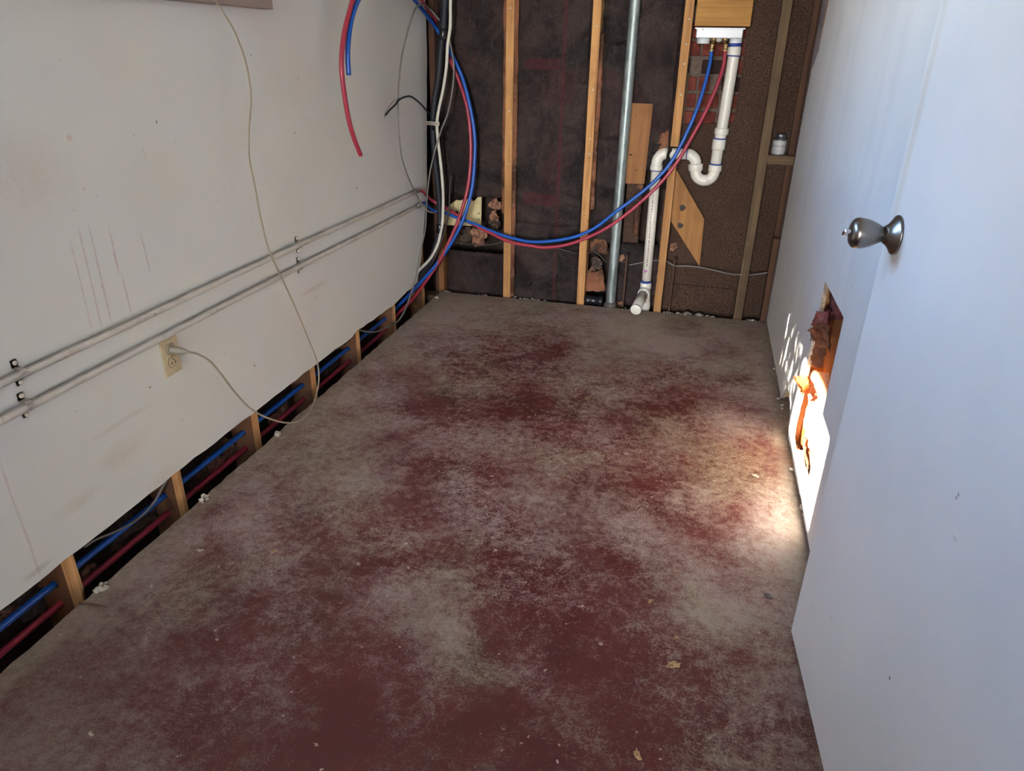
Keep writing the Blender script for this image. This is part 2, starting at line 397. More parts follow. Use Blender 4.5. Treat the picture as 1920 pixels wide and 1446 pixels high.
def on_door(u, v):
    d = ray(u, v); return CAM + d * ((D0 - CAM).dot(DN) / d.dot(DN))
DOOR_MARKS = [(1668, 1272, .0035, .005, .95, (78, 52, 48)), (1797, 928, .003, .004, .8, (96, 80, 86)), (1793, 934, .003, .003, .8, (96, 80, 86)), (1521, 1136, .003, .004, .7, (100, 92, 92)),
              (1558, 1160, .002, .012, .5, (130, 124, 124)), (1790, 1010, .010, .002, .45, (140, 136, 140)), (1676, 488, .035, .035, .45, (188, 170, 150)), (1665, 485, .02, .06, .3, (180, 168, 150)), (1695, 330, .02, .25, .35, (196, 188, 172)), (1740, 140, .02, .25, .3, (196, 188, 172))]
M['door'] = make_door()
def make_glass():
    m = bpy.data.materials.new('window_glass'); m.use_nodes = True
    t = m.node_tree; n = t.nodes; n.clear()
    o = n.new('ShaderNodeOutputMaterial'); a = n.new('ShaderNodeBsdfTransparent'); g = n.new('ShaderNodeBsdfGlossy'); x = n.new('ShaderNodeMixShader'); f = n.new('ShaderNodeFresnel')
    a.inputs[0].default_value = (.93, .95, .94, 1); g.inputs['Roughness'].default_value = .02; f.inputs[0].default_value = 1.45
    t.links.new(f.outputs[0], x.inputs[0]); t.links.new(a.outputs[0], x.inputs[1]); t.links.new(g.outputs[0], x.inputs[2]); t.links.new(x.outputs[0], o.inputs[0])
    return m
M['glass'] = make_glass()
def make_label():
    m = Mat('can_label', rough=.5)
    X, Y, Z = m.sep()
    # small printed text lines on a pale label
    ln = m.math('FRACT', m.math('MULTIPLY', Z, 190.0)); t = m.noise(1, 3, .8, m.mapping((420, 420, 190)))
    k = m.math('MULTIPLY', m.ramp(ln, .45, .55), m.ramp(t, .46, .54))
    c = m.mix(m.math('MULTIPLY', k, .7), lin(196, 196, 194), lin(84, 84, 88))
    band = m.math('MULTIPLY', m.ramp(Z, .036, .038), m.ramp(Z, .045, .043))
    c = m.mix(m.math('MULTIPLY', band, .6), c, lin(120, 122, 128))
    m.color(c); return m.m
M['can_label'] = make_label()

# ---------------------------------------------------------------- object helpers
def tag(o, label=None, cat=None, group=None, kind=None):
    if label: o['label'] = label
    if cat: o['category'] = cat
    if group: o['group'] = group
    if kind: o['kind'] = kind
    return o

def link_mesh(name, me, mat, parent=None, smooth=False):
    o = bpy.data.objects.new(name, me); C.objects.link(o)
    if mat is not None and not me.materials: me.materials.append(mat)
    if smooth:
        for p in me.polygons: p.use_smooth = True
    if parent is not None:
        o.parent = parent
        o.matrix_parent_inverse = parent.matrix_basis.inverted()
    return o

def obj(name, bm, mat, parent=None, smooth=False):
    me = bpy.data.meshes.new(name)
    bmesh.ops.recalc_face_normals(bm, faces=bm.faces)
    bm.to_mesh(me); bm.free()
    return link_mesh(name, me, mat, parent, smooth)

def empty(name, loc):
    o = bpy.data.objects.new(name, None); C.objects.link(o); o.location = loc; o.empty_display_size = .05
    return o

def box(bm, a, b, bev=0.0, M4=None):
    x0, y0, z0 = a; x1, y1, z1 = b
    m = Matrix.Translation(((x0 + x1) / 2, (y0 + y1) / 2, (z0 + z1) / 2)) @ Matrix.Diagonal((abs(x1 - x0), abs(y1 - y0), abs(z1 - z0), 1))
    if M4 is not None: m = M4 @ m
    r = bmesh.ops.create_cube(bm, size=1, matrix=m)
    if bev:
        es = set()
        for v in r['verts']:
            for e in v.link_edges: es.add(e)
        bmesh.ops.bevel(bm, geom=list(es), offset=bev, segments=1, affect='EDGES', profile=.5)
    return bm

def spline(pts, n=6):
    P = [Vector(p) for p in pts]
    if len(P) < 3: return P
    out = []
    for i in range(len(P) - 1):
        p0 = P[max(i - 1, 0)]; p1 = P[i]; p2 = P[i + 1]; p3 = P[min(i + 2, len(P) - 1)]
        # centripetal-like tangents keep uneven spacing from overshooting
        d1 = max((p2 - p1).length, 1e-6); d0 = max((p1 - p0).length, 1e-6) if i > 0 else d1; d2 = max((p3 - p2).length, 1e-6) if i + 2 < len(P) else d1
        t1 = ((p2 - p0) / (d0 + d1) if i > 0 else (p2 - p1) / d1) * d1
        t2 = ((p3 - p1) / (d1 + d2) if i + 2 < len(P) else (p2 - p1) / d1) * d1
        for k in range(n):
            t = k / n; a = t * t * t; b = t * t
            out.append(p1 * (2 * a - 3 * b + 1) + t1 * (a - 2 * b + t) + p2 * (-2 * a + 3 * b) + t2 * (a - b))
    out.append(P[-1])
    return out

def tube(bm, pts, r, seg=12, hollow=0.0):
    """swept round tube; r a number or one radius per point; hollow > 0 leaves an open bore at both ends"""
    pts = [Vector(p) for p in pts]; n = len(pts)
    rr = r if isinstance(r, (list, tuple)) else [r] * n
    t0 = (pts[1] - pts[0]).normalized()
    up = Vector((0, 0, 1)) if abs(t0.z) < .9 else Vector((0, 1, 0))
    nrm = t0.cross(up).normalized(); rings = []
    for i in range(n):
        t = (pts[min(i + 1, n - 1)] - pts[max(i - 1, 0)]).normalized()
        nrm = (nrm - t * nrm.dot(t)).normalized(); bn = t.cross(nrm)
        rings.append([bm.verts.new(pts[i] + (nrm * math.cos(2 * math.pi * k / seg) + bn * math.sin(2 * math.pi * k / seg)) * rr[i]) for k in range(seg)])
    for i in range(n - 1):
        for k in range(seg):
            bm.faces.new((rings[i][k], rings[i][(k + 1) % seg], rings[i + 1][(k + 1) % seg], rings[i + 1][k]))
    for end, ring in ((0, rings[0]), (-1, rings[-1])):
        c = pts[end]
        if hollow > 0:
            inn = [bm.verts.new(c + (v.co - c) * hollow) for v in ring]
            d = (pts[1] - pts[0]) if end == 0 else (pts[-2] - pts[-1])
            d = d.normalized() * rr[end] * 3
            deep = [bm.verts.new(v.co + d) for v in inn]
            for k in range(seg):
                bm.faces.new((ring[k], ring[(k + 1) % seg], inn[(k + 1) % seg], inn[k]))
                bm.faces.new((inn[k], inn[(k + 1) % seg], deep[(k + 1) % seg], deep[k]))
            bm.faces.new(deep)
        else:
            bm.faces.new(ring)
    return bm

def lathe(bm, prof, origin, axis, seg=24):
    """profile of (radius, height along the axis)"""
    ax = Vector(axis).normalized(); o = Vector(origin)
    a = ax.orthogonal().normalized(); b = ax.cross(a); rings = []
    for (r, h) in prof:
        if r < 1e-6: rings.append([bm.verts.new(o + ax * h)])
        else: rings.append([bm.verts.new(o + ax * h + (a * math.cos(2 * math.pi * k / seg) + b * math.sin(2 * math.pi * k / seg)) * r) for k in range(seg)])
    for i in range(len(rings) - 1):
        A, B = rings[i], rings[i + 1]
        for k in range(seg):
            k2 = (k + 1) % seg
            if len(A) == 1 and len(B) == 1: continue
            if len(A) == 1: bm.faces.new((A[0], B[k], B[k2]))
            elif len(B) == 1: bm.faces.new((A[k], A[k2], B[0]))
            else: bm.faces.new((A[k], A[k2], B[k2], B[k]))
    if len(rings[0]) > 1: bm.faces.new(rings[0])
    if len(rings[-1]) > 1: bm.faces.new(rings[-1])
    return bm

def plate(name, outline, holes, origin, ax, ay, th, mat, parent=None):
    """flat board cut to an outline with holes: (a, b) -> origin + a*ax + b*ay, th thick along ax x ay"""
    cu = bpy.data.curves.new(name, 'CURVE'); cu.dimensions = '2D'; cu.fill_mode = 'BOTH'; cu.extrude = th / 2
    for loop in [outline] + list(holes):
        s = cu.splines.new('POLY'); s.points.add(len(loop) - 1); s.use_cyclic_u = True
        for i, (a, b) in enumerate(loop): s.points[i].co = (a, b, 0, 1)
    t = bpy.data.objects.new(name, cu)
    me = bpy.data.meshes.new_from_object(t)
    bpy.data.objects.remove(t); bpy.data.curves.remove(cu)
    ax = Vector(ax); ay = Vector(ay); az = ax.cross(ay); o = Vector(origin) + az * (th / 2)
    me.transform(Matrix(((ax.x, ay.x, az.x, o.x), (ax.y, ay.y, az.y, o.y), (ax.z, ay.z, az.z, o.z), (0, 0, 0, 1))))
    me.name = name
    return link_mesh(name, me, mat, parent)

def jag(pts, step=.03, amp=.004, seed=1, closed=False):
    """roughen a cut edge"""
    rnd = random.Random(seed); out = []
    L = pts + ([pts[0]] if closed else [])
    for (a, b), (c, d) in zip(L[:-1], L[1:]):
        n = max(1, int(math.hypot(c - a, d - b) / step))
        for k in range(n):
            t = k / n; j = 0 if k == 0 else amp
            out.append((a + (c - a) * t + rnd.uniform(-j, j), b + (d - b) * t + rnd.uniform(-j, j)))
    if not closed: out.append(pts[-1])
    return out

def circle(cx, cy, r, n=14): return [(cx + r * math.cos(2 * math.pi * k / n), cy + r * math.sin(2 * math.pi * k / n)) for k in range(n)]

def sheet(name, c, nu, nv, amp, freq, seed, bulge, mat, parent, torn=0.0, th=.0015, smooth=True):
    """crumpled sheet of paper between four corners c00,c10,c11,c01"""
    c = [Vector(q) for q in c]; nr = (c[1] - c[0]).cross(c[3] - c[0]).normalized()
    bm = bmesh.new(); rows = []; rnd = random.Random(seed)
    for j in range(nv + 1):
        v = j / nv; row = []
        for i in range(nu + 1):
            u = i / nu
            p = (c[0] * (1 - u) + c[1] * u) * (1 - v) + (c[3] * (1 - u) + c[2] * u) * v
            q = p * freq + Vector((seed * 7.3, seed * 1.7, seed * 3.1))
            d = noise.noise(q) * amp + abs(noise.noise(q * 2.3)) * amp * .7 + noise.noise(q * 5.1) * amp * .25
            d += bulge * math.sin(math.pi * min(1, max(0, u))) ** .7
            p = p + nr * d
            if torn and (i in (0, nu) or j in (0, nv)): p = p + Vector([noise.noise(q * 9 + Vector((k * 5, 0, 0))) for k in range(3)]) * torn
            row.append(bm.verts.new(p))
        rows.append(row)
    for j in range(nv):
        for i in range(nu): bm.faces.new((rows[j][i], rows[j][i + 1], rows[j + 1][i + 1], rows[j + 1][i]))
    g = bmesh.ops.solidify(bm, geom=list(bm.faces), thickness=th)
    return obj(name, bm, mat, parent, smooth)

def lump(bm, c, r, seed, rough=.45, sub=2):
    b2 = bmesh.new(); bmesh.ops.create_icosphere(b2, subdivisions=sub, radius=1)
    for v in b2.verts:
        q = v.co * 1.7 + Vector((seed * 3.7, seed * 1.3, seed))
        k = noise.noise(q) + .6 * noise.noise(q * 2.7) + (.5 * (abs(noise.noise(q * 3.9)) - .3) + .3 * noise.noise(q * 7.1) if sub > 2 else 0)
        v.co = v.co * (1 + rough * k)
        v.co = Vector((v.co.x * r[0], v.co.y * r[1], v.co.z * r[2])) + Vector(c)
    me = bpy.data.meshes.new('tmp'); b2.to_mesh(me); b2.free(); bm.from_mesh(me); bpy.data.meshes.remove(me)

def crumbs(name, spots, mat, parent, seed, kind='stuff'):
    rnd = random.Random(seed); bm = bmesh.new()
    for (p, n, spread, size) in spots:
        for k in range(n):
            q = Vector(p) + Vector([rnd.uniform(-s, s) for s in spread])
            s = size * rnd.uniform(.4, 1.2)
            lump(bm, (q.x, q.y, q.z + s * .3), (s * rnd.uniform(.6, 1.2), s * rnd.uniform(.6, 1.2), s * rnd.uniform(.3, .7)), rnd.random() * 50, .5, 1)
    o = obj(name, bm, mat, parent); o['kind'] = kind
    return o

# ================================================================ STRUCTURE
# --- floor slab with rough edges
outl = [(XS, FY)] + jag([(XS, -3.2), (XS, -.03)], .035, .0035, 3) + jag([(XS + .005, -.012), (1.86, -.004)], .05, .004, 4) + [(1.90, FY)]
fl = plate('floor', outl, [], (0, 0, -.16), (1, 0, 0), (0, 1, 0), .16, M['floor'])
tag(fl, 'worn dark red painted concrete floor with grey dust', kind='structure')
bm = bmesh.new(); box(bm, (-.30, FY - .1, -.34), (2.1, .34, -.165))
fd = obj('foundation', bm, M['soil']); tag(fd, 'dark earth and footing under the open wall bottoms', kind='structure')

# --- left wall drywall
hole = [(WY0, WZ0), (WY1, WZ0), (WY1, WZ1), (WY0, WZ1)]
ZB = .084
low = jag([(FY, ZB), (-2.5, ZB - .001), (-1.9, ZB + .004), (-1.3, ZB + .001), (-.98, ZB - .002), (-.93, ZB + .012), (-.87, ZB + .004), (-.5, ZB - .002), (-.2, ZB + .02)], .05, .0035, 5)
lo2 = jag([(-.185, .116), (-.125, .25), (-.07, .40), (-.012, .6), (.004, .83), (.045, 1.2)], .06, .003, 6)
wl = plate('wall_left', low + lo2 + [(.05, 2.42), (FY, 2.42)], [hole], (-.013, 0, 0), (0, 1, 0), (0, 0, 1), .013, M['wall_left'])
tag(wl, 'cream painted left wall, cut open along the floor, with rust drips', kind='structure')
# outer sheathing behind the left studs
plate('sheathing', [(FY, -.16), (.13, -.16), (.13, 2.42), (FY, 2.42)], [hole], (-.125, 0, 0), (0, 1, 0), (0, 0, 1), .02, M['sheath'], wl)
# studs with bored holes, bay by bay
SY0 = -.482
for k in range(-1, 20):
    y1 = SY0 - k * .406
    top = 1.32 if WY0 - .05 < y1 < WY1 + .06 else 2.40
    x0, x1 = -.102, -.0135
    holes = [circle(-.055, .0, .0125), circle(-.055, -.062, .0125)]
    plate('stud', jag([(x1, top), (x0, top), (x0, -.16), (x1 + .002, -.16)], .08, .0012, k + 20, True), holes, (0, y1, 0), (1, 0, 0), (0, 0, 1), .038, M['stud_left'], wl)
rnd = random.Random(5)
# fibre tufts and dark batts in the bays between the studs
def tuft(parent, c, r, mat, seed, name='insulation_tuft'):
    """a torn clump: one ragged lump and a few smaller rags around it"""
    bm = bmesh.new()
    for k in range(4):
        f = 1.0 if k == 0 else rnd.uniform(.35, .6)
        q = [c[i] + (0 if k == 0 else rnd.uniform(-.8, .8) * r[i]) for i in range(3)]
        lump(bm, q, [z * f * rnd.uniform(.7, 1.0) for z in r], seed + k * 1.3, .95, 3)
    return obj(name, bm, mat, parent)
for (u, v, s) in [(430, 845, .05), (405, 870, .05), (455, 828, .035), (530, 765, .035), (515, 785, .03), (95, 1080, .035), (20, 1150, .03), (165, 1075, .025)]:
    p = at_x(u, v, -.095); tuft(wl, p, (.012, s, s * .6), M['insul'], u * .1)
for (u, v, s) in [(560, 728, .05), (620, 690, .06), (240, 985, .07), (380, 900, .06), (50, 1120, .07), (700, 620, .05), (270, 960, .06)]:
    p = at_x(u, v, -.10); tuft(wl, p, (.008, s, s * .6), M['insul_dark'], u * .1)
for k in range(-1, 19):
    y1 = SY0 - k * .406 - .038
    sheet('insulation_batt', [(-.098, y1, .03), (-.098, y1 - .368, .03), (-.098, y1 - .368, .6), (-.098, y1, .6)], 8, 6, .012, 7, k + 2, .0, M['paper'] if k % 2 else M['insul_dark'], wl, th=.003)

# --- window in the left wall
wn = empty('window_1', (-.06, (WY0 + WY1) / 2, WZ0)); tag(wn, 'window in the left wall above the grey wooden sill', kind='structure')
bm = bmesh.new(); box(bm, (-.13, WY0 - .06, WZ0 - .028), (.036, WY1 + .045, WZ0 - .001), .002); obj('window_sill', bm, M['sill_wood'], wn)['label'] = 'weathered grey-brown wooden window sill'
bm = bmesh.new()
for (a, b) in [((-.12, WY0 + .0005, WZ0), (-.02, WY0 + .035, WZ1)), ((-.12, WY1 - .035, WZ0), (-.02, WY1 - .0005, WZ1)), ((-.12, WY0 + .035, WZ1 - .035), (-.02, WY1 - .035, WZ1 - .0005))]:
    box(bm, a, b, .002)
obj('window_frame', bm, M['window_paint'], wn)
bm = bmesh.new()
box(bm, (.0005, WY0 - .06, WZ0), (.014, WY0, WZ1 + .06), .002); box(bm, (.0005, WY1 + .002, WZ0), (.014, WY1 + .04, WZ1 + .06), .002); box(bm, (.0005, WY0, WZ1), (.014, WY1 + .002, WZ1 + .06), .002)
obj('window_casing', bm, M['window_paint'], wn)
bm = bmesh.new(); box(bm, (-.095, -1.99, WZ0), (-.055, -1.955, WZ1 - .035), .002); obj('mullion', bm, M['window_paint'], wn)
for (a, b) in [(WY0 + .035, -1.99), (-1.955, WY1 - .035)]:
    bm = bmesh.new(); box(bm, (-.077, a, WZ0), (-.073, b, WZ1 - .035)); obj('pane', bm, M['glass'], wn)

# --- right wall drywall with the broken hole
hl = jag([(-1.337, .601), (-1.697, .607)], .09, .001, 8) + jag([(-1.70, .385), (-1.705, .22)], .09, .001, 9) + jag([(-1.712, .105), (-1.62, .088), (-1.55, .080), (-1.49, .092), (-1.44, .060), (-1.36, .030), (-1.305, .038)], .02, .006, 10) + jag([(-1.292, .07), (-1.315, .3), (-1.340, .46)], .02, .004, 11)
back_edge = jag([(-.012, .012), (-.016, .3), (-.008, .62), (-.014, 1.05), (-.03, 1.17), (-.16, 1.24), (-.19, 1.42), (-.2, 2.42)], .03, .005, 12)
lowr = [(FY, .01)] + jag([(-2.2, .012), (-1.78, .016), (-1.70, .024), (-1.60, .018), (-1.45, .012), (-1.36, .016), (-1.255, .006), (-1.225, .045), (-1.16, .10), (-1.06, .105), (-.99, .08), (-.955, .035), (-.93, .012), (-.5, .014)], .025, .004, 13)
wr = plate('wall_right', lowr + back_edge + [(FY, 2.42)], [hl], (XR, 0, 0), (0, 1, 0), (0, 0, 1), .0135, M['wall_right'])
tag(wr, 'white painted right wall with a broken hole near the floor', kind='structure')
XB = XR + .0140
bm = bmesh.new(); box(bm, (XB + .09, FY, -.16), (XB + .11, .13, 2.42)); obj('sheathing', bm, M['sheath'], wr)
for y in (-.05, -.46, -.87, -1.245, -1.747, -2.13, -2.54, -2.95):
    bm = bmesh.new(); box(bm, (XB, y - .019, .0), (XB + .089, y + .019, 2.4), .002); obj('stud', bm, M['stud'], wr)
bm = bmesh.new(); box(bm, (XB, -3.05, -.03), (XB + .089, -1.30, .0), .002); obj('sole_plate', bm, M['concrete'], wr)
bm = bmesh.new(); box(bm, (XB + .045, -1.727, .02), (XB + .065, -1.265, 1.2)); obj('backing_board', bm, M['back_tan'], wr)
# torn insulation inside the hole
HX = XR
def hp(u, v, d=0.0): return at_x(u, v, HX + d)
def hsheet(name, px, nu, nv, amp, fr, seed, bulge, mat, torn=.006):
    return sheet(name, [hp(*q) for q in px], nu, nv, amp, fr, seed, bulge, mat, wr, torn)
hsheet('torn_facing', [(1552, 600, .035), (1584, 600, .035), (1562, 545, .035), (1546, 535, .035)], 10, 10, .012, 30, 3, .0, M['paper_red'])
hsheet('torn_facing', [(1536, 626, .025), (1558, 632, .03), (1566, 586, .03), (1548, 575, .025)], 12, 10, .012, 26, 4, .004, M['paper_red'])
hsheet('curled_flap', [(1522, 612, -.02), (1552, 605, .0), (1553, 580, .015), (1531, 583, -.015)], 10, 8, .008, 30, 6, -.02, M['paper_red'])
hsheet('curled_flap', [(1530, 650, .0), (1558, 660, .02), (1556, 612, .005), (1524, 608, -.022)], 12, 10, .010, 26, 5, -.012, M['paper_torn'])
hsheet('curled_flap', [(1520, 640, .0), (1532, 640, .0), (1530, 612, -.02), (1516, 618, -.02)], 8, 8, .006, 30, 16, -.006, M['paper_torn'])
hsheet('torn_facing', [(1520, 690, .015), (1546, 690, .03), (1552, 640, .03), (1530, 640, .015)], 12, 10, .010, 24, 7, .0, M['paper_torn'])
hsheet('kraft_flap', [(1500, 732, -.02), (1516, 728, .01), (1513, 694, .01), (1486, 706, -.035)], 10, 8, .006, 22, 8, -.012, M['paper_orange'])
hsheet('kraft_flap', [(1503, 742, -.005), (1518, 738, .012), (1516, 722, .01), (1507, 728, -.012)], 8, 6, .004, 26, 9, -.006, M['paper_orange'])
hsheet('kraft_flap', [(1520, 676, .01), (1532, 670, .015), (1536, 666, .02), (1518, 668, .005)], 8, 4, .004, 26, 10, .0, M['paper_orange'])
hsheet('kraft_facing', [(1506, 850, .02), (1560, 860, .045), (1556, 700, .05), (1520, 694, .02)], 18, 26, .010, 14, 11, -.012, M['paper_bright'])
hsheet('kraft_facing', [(1512, 950, .02), (1550, 960, .04), (1562, 850, .045), (1508, 845, .02)], 14, 14, .010, 16, 12, -.008, M['paper_bright'])
hsheet('kraft_facing', [(1490, 835, .04), (1512, 835, .03), (1524, 735, .03), (1506, 735, .04)], 8, 14, .006, 20, 13, .0, M['paper_orange'])
hsheet('torn_facing', [(1508, 890, .012), (1516, 885, .02), (1512, 820, .02), (1503, 825, .02)], 8, 12, .008, 30, 14, .0, M['paper_torn'])
crumbs('plaster_rubble', [((1.806, y, .004), 5, (.010, .03, .003), .011) for y in (-1.33, -1.36, -1.6, -1.68, -1.72)] + [((1.79, y, .004), 3, (.008, .04, .002), .007) for y in (-.3, -.6, -.9, -1.0, -1.5)], M['plaster'], wr, 3)
bm = bmesh.new(); box(bm, (1.825, -1.16, -.01), (1.86, -.98, .055), .004); obj('broken_block', bm, M['concrete'], wr)

# --- ceiling, added partition, outside
bm = bmesh.new(); box(bm, (-.13, FY - .1, 2.42), (2.0, .3, 2.5)); tag(obj('ceiling', bm, M['ceiling']), 'plain white ceiling over the small room', kind='structure')
wo = plate('wall_added_opening', [(-.13, -.16), (FX0, -.16), (FX0, FZ1), (FX1, FZ1), (FX1, -.16), (2.0, -.16), (2.0, 2.42), (-.13, 2.42)], [], (0, FY, 0), (1, 0, 0), (0, 0, 1), .1, M['wall_right'])  # unseen opening, added so light reaches the back wall
tag(wo, 'unseen outer wall with a wide opening added to let light in from behind', kind='structure')
wf = plate('wall_added_partition', [(.001, .001), (.40, .001), (.40, 2.2), (1.40, 2.2), (1.40, .001), (XR - .001, .001), (XR - .001, 2.419), (.001, 2.419)], [], (0, -4.2, 0), (1, 0, 0), (0, 0, 1), .1, M['wall_right'])  # added partition, keeps open-end light off the door and front walls
tag(wf, 'white partition with a doorway, added behind the viewer to limit the light', kind='structure')
bm = bmesh.new(); box(bm, (-.64, FY, 2.16), (-.146, .3, 2.24)); box(bm, (-.66, FY, 2.155), (-.64, .3, 2.30)); tag(obj('roof_eave', bm, M['roof']), 'roof eave over the window', kind='structure')
plate('outer_cladding', [(FY, -.16), (.3, -.16), (.3, 2.5), (FY, 2.5)], [hole], (-.1455, 0, 0), (0, 1, 0), (0, 0, 1), .02, M['stucco'], wl)
bm = bmesh.new(); box(bm, (-30, -30, -.5), (30, 30, -.35)); tag(obj('ground', bm, M['soil']), 'bare ground outside the house', kind='structure')
bm = bmesh.new(); box(bm, (-3, -24, -.35), (6, FY - .15, -.02)); tag(obj('bounce_slab', bm, M['bounce']), 'pale slab added outside the open end to bounce sunlight in', kind='structure')  # added reflector slab, sends sunlight through the open end
fe = empty('sky_block_fence', (-2.6, -2.2, -.35)); tag(fe, 'board fence added outside the left wall to block low sky light', 'fence')  # added blocker, cuts the sky seen through the window
for k in range(24):
    bm = bmesh.new(); box(bm, (-2.62, -5.9 + k * .3, -.35), (-2.59, -5.61 + k * .3, 2.0), .004); obj('sky_block_board', bm, M['stud_grey'], fe)
# small tree outside whose leaves dapple the sunlight
tr = empty('garden_tree', (-1.45, -2.3, -.35)); tag(tr, 'small leafy garden tree outside the window', 'tree')
bm = bmesh.new(); tube(bm, spline([(-1.55, -2.35, -.35), (-1.52, -2.3, 1.0), (-1.45, -2.2, 2.0), (-1.35, -2.15, 2.9)], 5), [.05 - .002 * i for i in range(16)], 8); obj('trunk', bm, M['bark'], tr, True)
bm = bmesh.new(); rl = random.Random(21)
for k in range(1250):
    while True:
        q = Vector([rl.uniform(-1, 1) for _ in range(3)])
        if q.length < 1: break
    c = Vector((-1.42 + q.x * .42, -2.16 + q.y * .37, 2.62 + q.z * .55))
    a = Vector([rl.uniform(-1, 1) for _ in range(3)]).normalized(); b = a.orthogonal().normalized()
    b = (Matrix.Rotation(rl.uniform(0, 6.28), 3, a) @ b).normalized(); n_ = a.cross(b); s = rl.uniform(.032, .058)
    vs_ = [bm.verts.new(c + a * s), bm.verts.new(c + b * s * .42 + n_ * s * .1), bm.verts.new(c - a * s), bm.verts.new(c - b * s * .42 + n_ * s * .1)]
    bm.faces.new(vs_)
lv = obj('leaves', bm, M['leaf'], tr); lv['kind'] = 'stuff'

# --- back wall: sheathing, studs, papers, bricks, boards
bm = bmesh.new(); box(bm, (-.13, .20, -.16), (2.0, .24, 2.42))
wb = obj('wall_back', bm, M['sheath']); tag(wb, 'stripped back wall with bare studs, torn insulation and pipes', kind='structure')
bm = bmesh.new(); box(bm, (-.1, .004, -.10), (XR + .0, .093, -.035), .002); obj('sole_plate', bm, M['stud_grey_x'], wb)
def stud(x, z0, z1, mat, wd=.038, y0=.005, dep=.089, lean=0.0, seed=1):
    bm = bmesh.new(); rs = random.Random(seed)
    n = 12; prev = None
    for k in range(n + 1):
        z = z0 + (z1 - z0) * k / n; o = noise.noise(Vector((seed * 3.1, 0, z * 1.5))) * .003 + lean * (z - z0)
        jj = [rs.uniform(-.0006, .0006) for _ in range(4)]
        ring = [bm.verts.new((x - wd / 2 + o + jj[0], y0, z)), bm.verts.new((x + wd / 2 + o + jj[1], y0, z)), bm.verts.new((x + wd / 2 + o + jj[2], y0 + dep, z)), bm.verts.new((x - wd / 2 + o + jj[3], y0 + dep, z))]
        if prev:
            for i in range(4): bm.faces.new((prev[i], prev[(i + 1) % 4], ring[(i + 1) % 4], ring[i]))
        else: bm.faces.new(ring)
        prev = ring
    bm.faces.new(prev)
    return obj('stud', bm, mat, wb)
S1 = .4338
stud(S1 - .001, -.034, 2.41, M['stud'], seed=1)
stud(S1 + .406, -.034, 2.41, M['stud'], seed=2)
x3 = S1 + .812
ZT = at_y(1264, 275, .005).z; ZL = at_y(1260, 312, .005).z
stud(x3, -.034, ZL, M['stud'], .036, seed=3)
stud(x3, ZT, 2.41, M['stud'], seed=4)
stud(S1 + 1.218, -.034, 2.41, M['stud_grey'], .040, seed=5)
stud(.058, -.034, .36, M['stud_side'], .026, .012, .07, seed=6)
stud(.016, -.034, 2.41, M['stud_dark'], .028, .07, .06, seed=8)
stud(1.775, -.034, .42, M['stud_dark'], .028, .01, .07, seed=7)
stud(1.777, .42, 2.41, M['stud_dark'], .024, .07, .06, seed=9)
# nail plates / plaster spots: pale nail heads on the stud faces
def nails(x, zs):
    for z in zs:
        bm = bmesh.new(); lathe(bm, [(.0, .0), (.0042, .0), (.0038, .0012), (0, .0015)], (x, .0050, z), (0, -1, 0), 8); obj('nail', bm, M['plaster'], wb)
nails(S1, [1.40, 1.18, .95, .70]); nails(S1 + .408, [1.33, 1.06, .84, .77]); nails(x3 + .004, [1.36, 1.26, 1.18, 1.05])
# insulation facings, one sheet per bay, flanges folded onto the studs
def bay(x0, x1, z0, z1, seed, bulge=.02, y=.062, mat='paper', name='insulation_facing', amp=.022):
    sheet(name, [(x0, y, z0), (x1, y, z0), (x1, y, z1), (x0, y, z1)], 22, max(8, int((z1 - z0) * 44)), amp, 7.0, seed, bulge, M[mat], wb, .010)
b0, b1 = .075, S1 - .022
zt = at_y(880, 370, .06).z; zl = at_y(880, 470, .06).z
bay(b0 - .03, b1, zt + .01, 2.4, 1, .022, .072)
bay(b0, b1, -.03, zl + .0, 2, .020, .068, 'paper')
bay(S1 + .021, S1 + .384, .40, 2.4, 3, .012, .048)
bay(S1 + .021, S1 + .384, -.03, .41, 4, .020, .055)
m2 = S1 + .406
bay(m2 + .022, m2 + .17, 1.25, 2.4, 5, .018, .062)
bay(m2 + .024, m2 + .16, .84, 1.27, 6, .018, .050)
bay(m2 + .022, m2 + .17, .33, .85, 7, .014, .060)
bay(m2 + .14, x3 - .022, .70, 2.4, 8, .010, .068)
bay(m2 + .15, x3 - .022, -.03, .33, 9, .010, .10)
# narrow paper flanges beside the studs
for (x, z0, z1, s) in [(S1 + .026, .0, 2.4, 31), (m2 + .027, .5, 1.3, 32), (S1 - .026, .45, 2.4, 33), (m2 - .025, .0, 2.4, 34), (x3 - .026, .62, 2.4, 35)]:
    sheet('stapling_flange', [(x - .009, .012, z0), (x + .010, .026, z0), (x + .010, .026, z1), (x - .009, .012, z1)], 3, 60, .007, 9, s, 0, M['paper_torn'] if s in (31, 32, 33) else M['paper'], wb, .003)
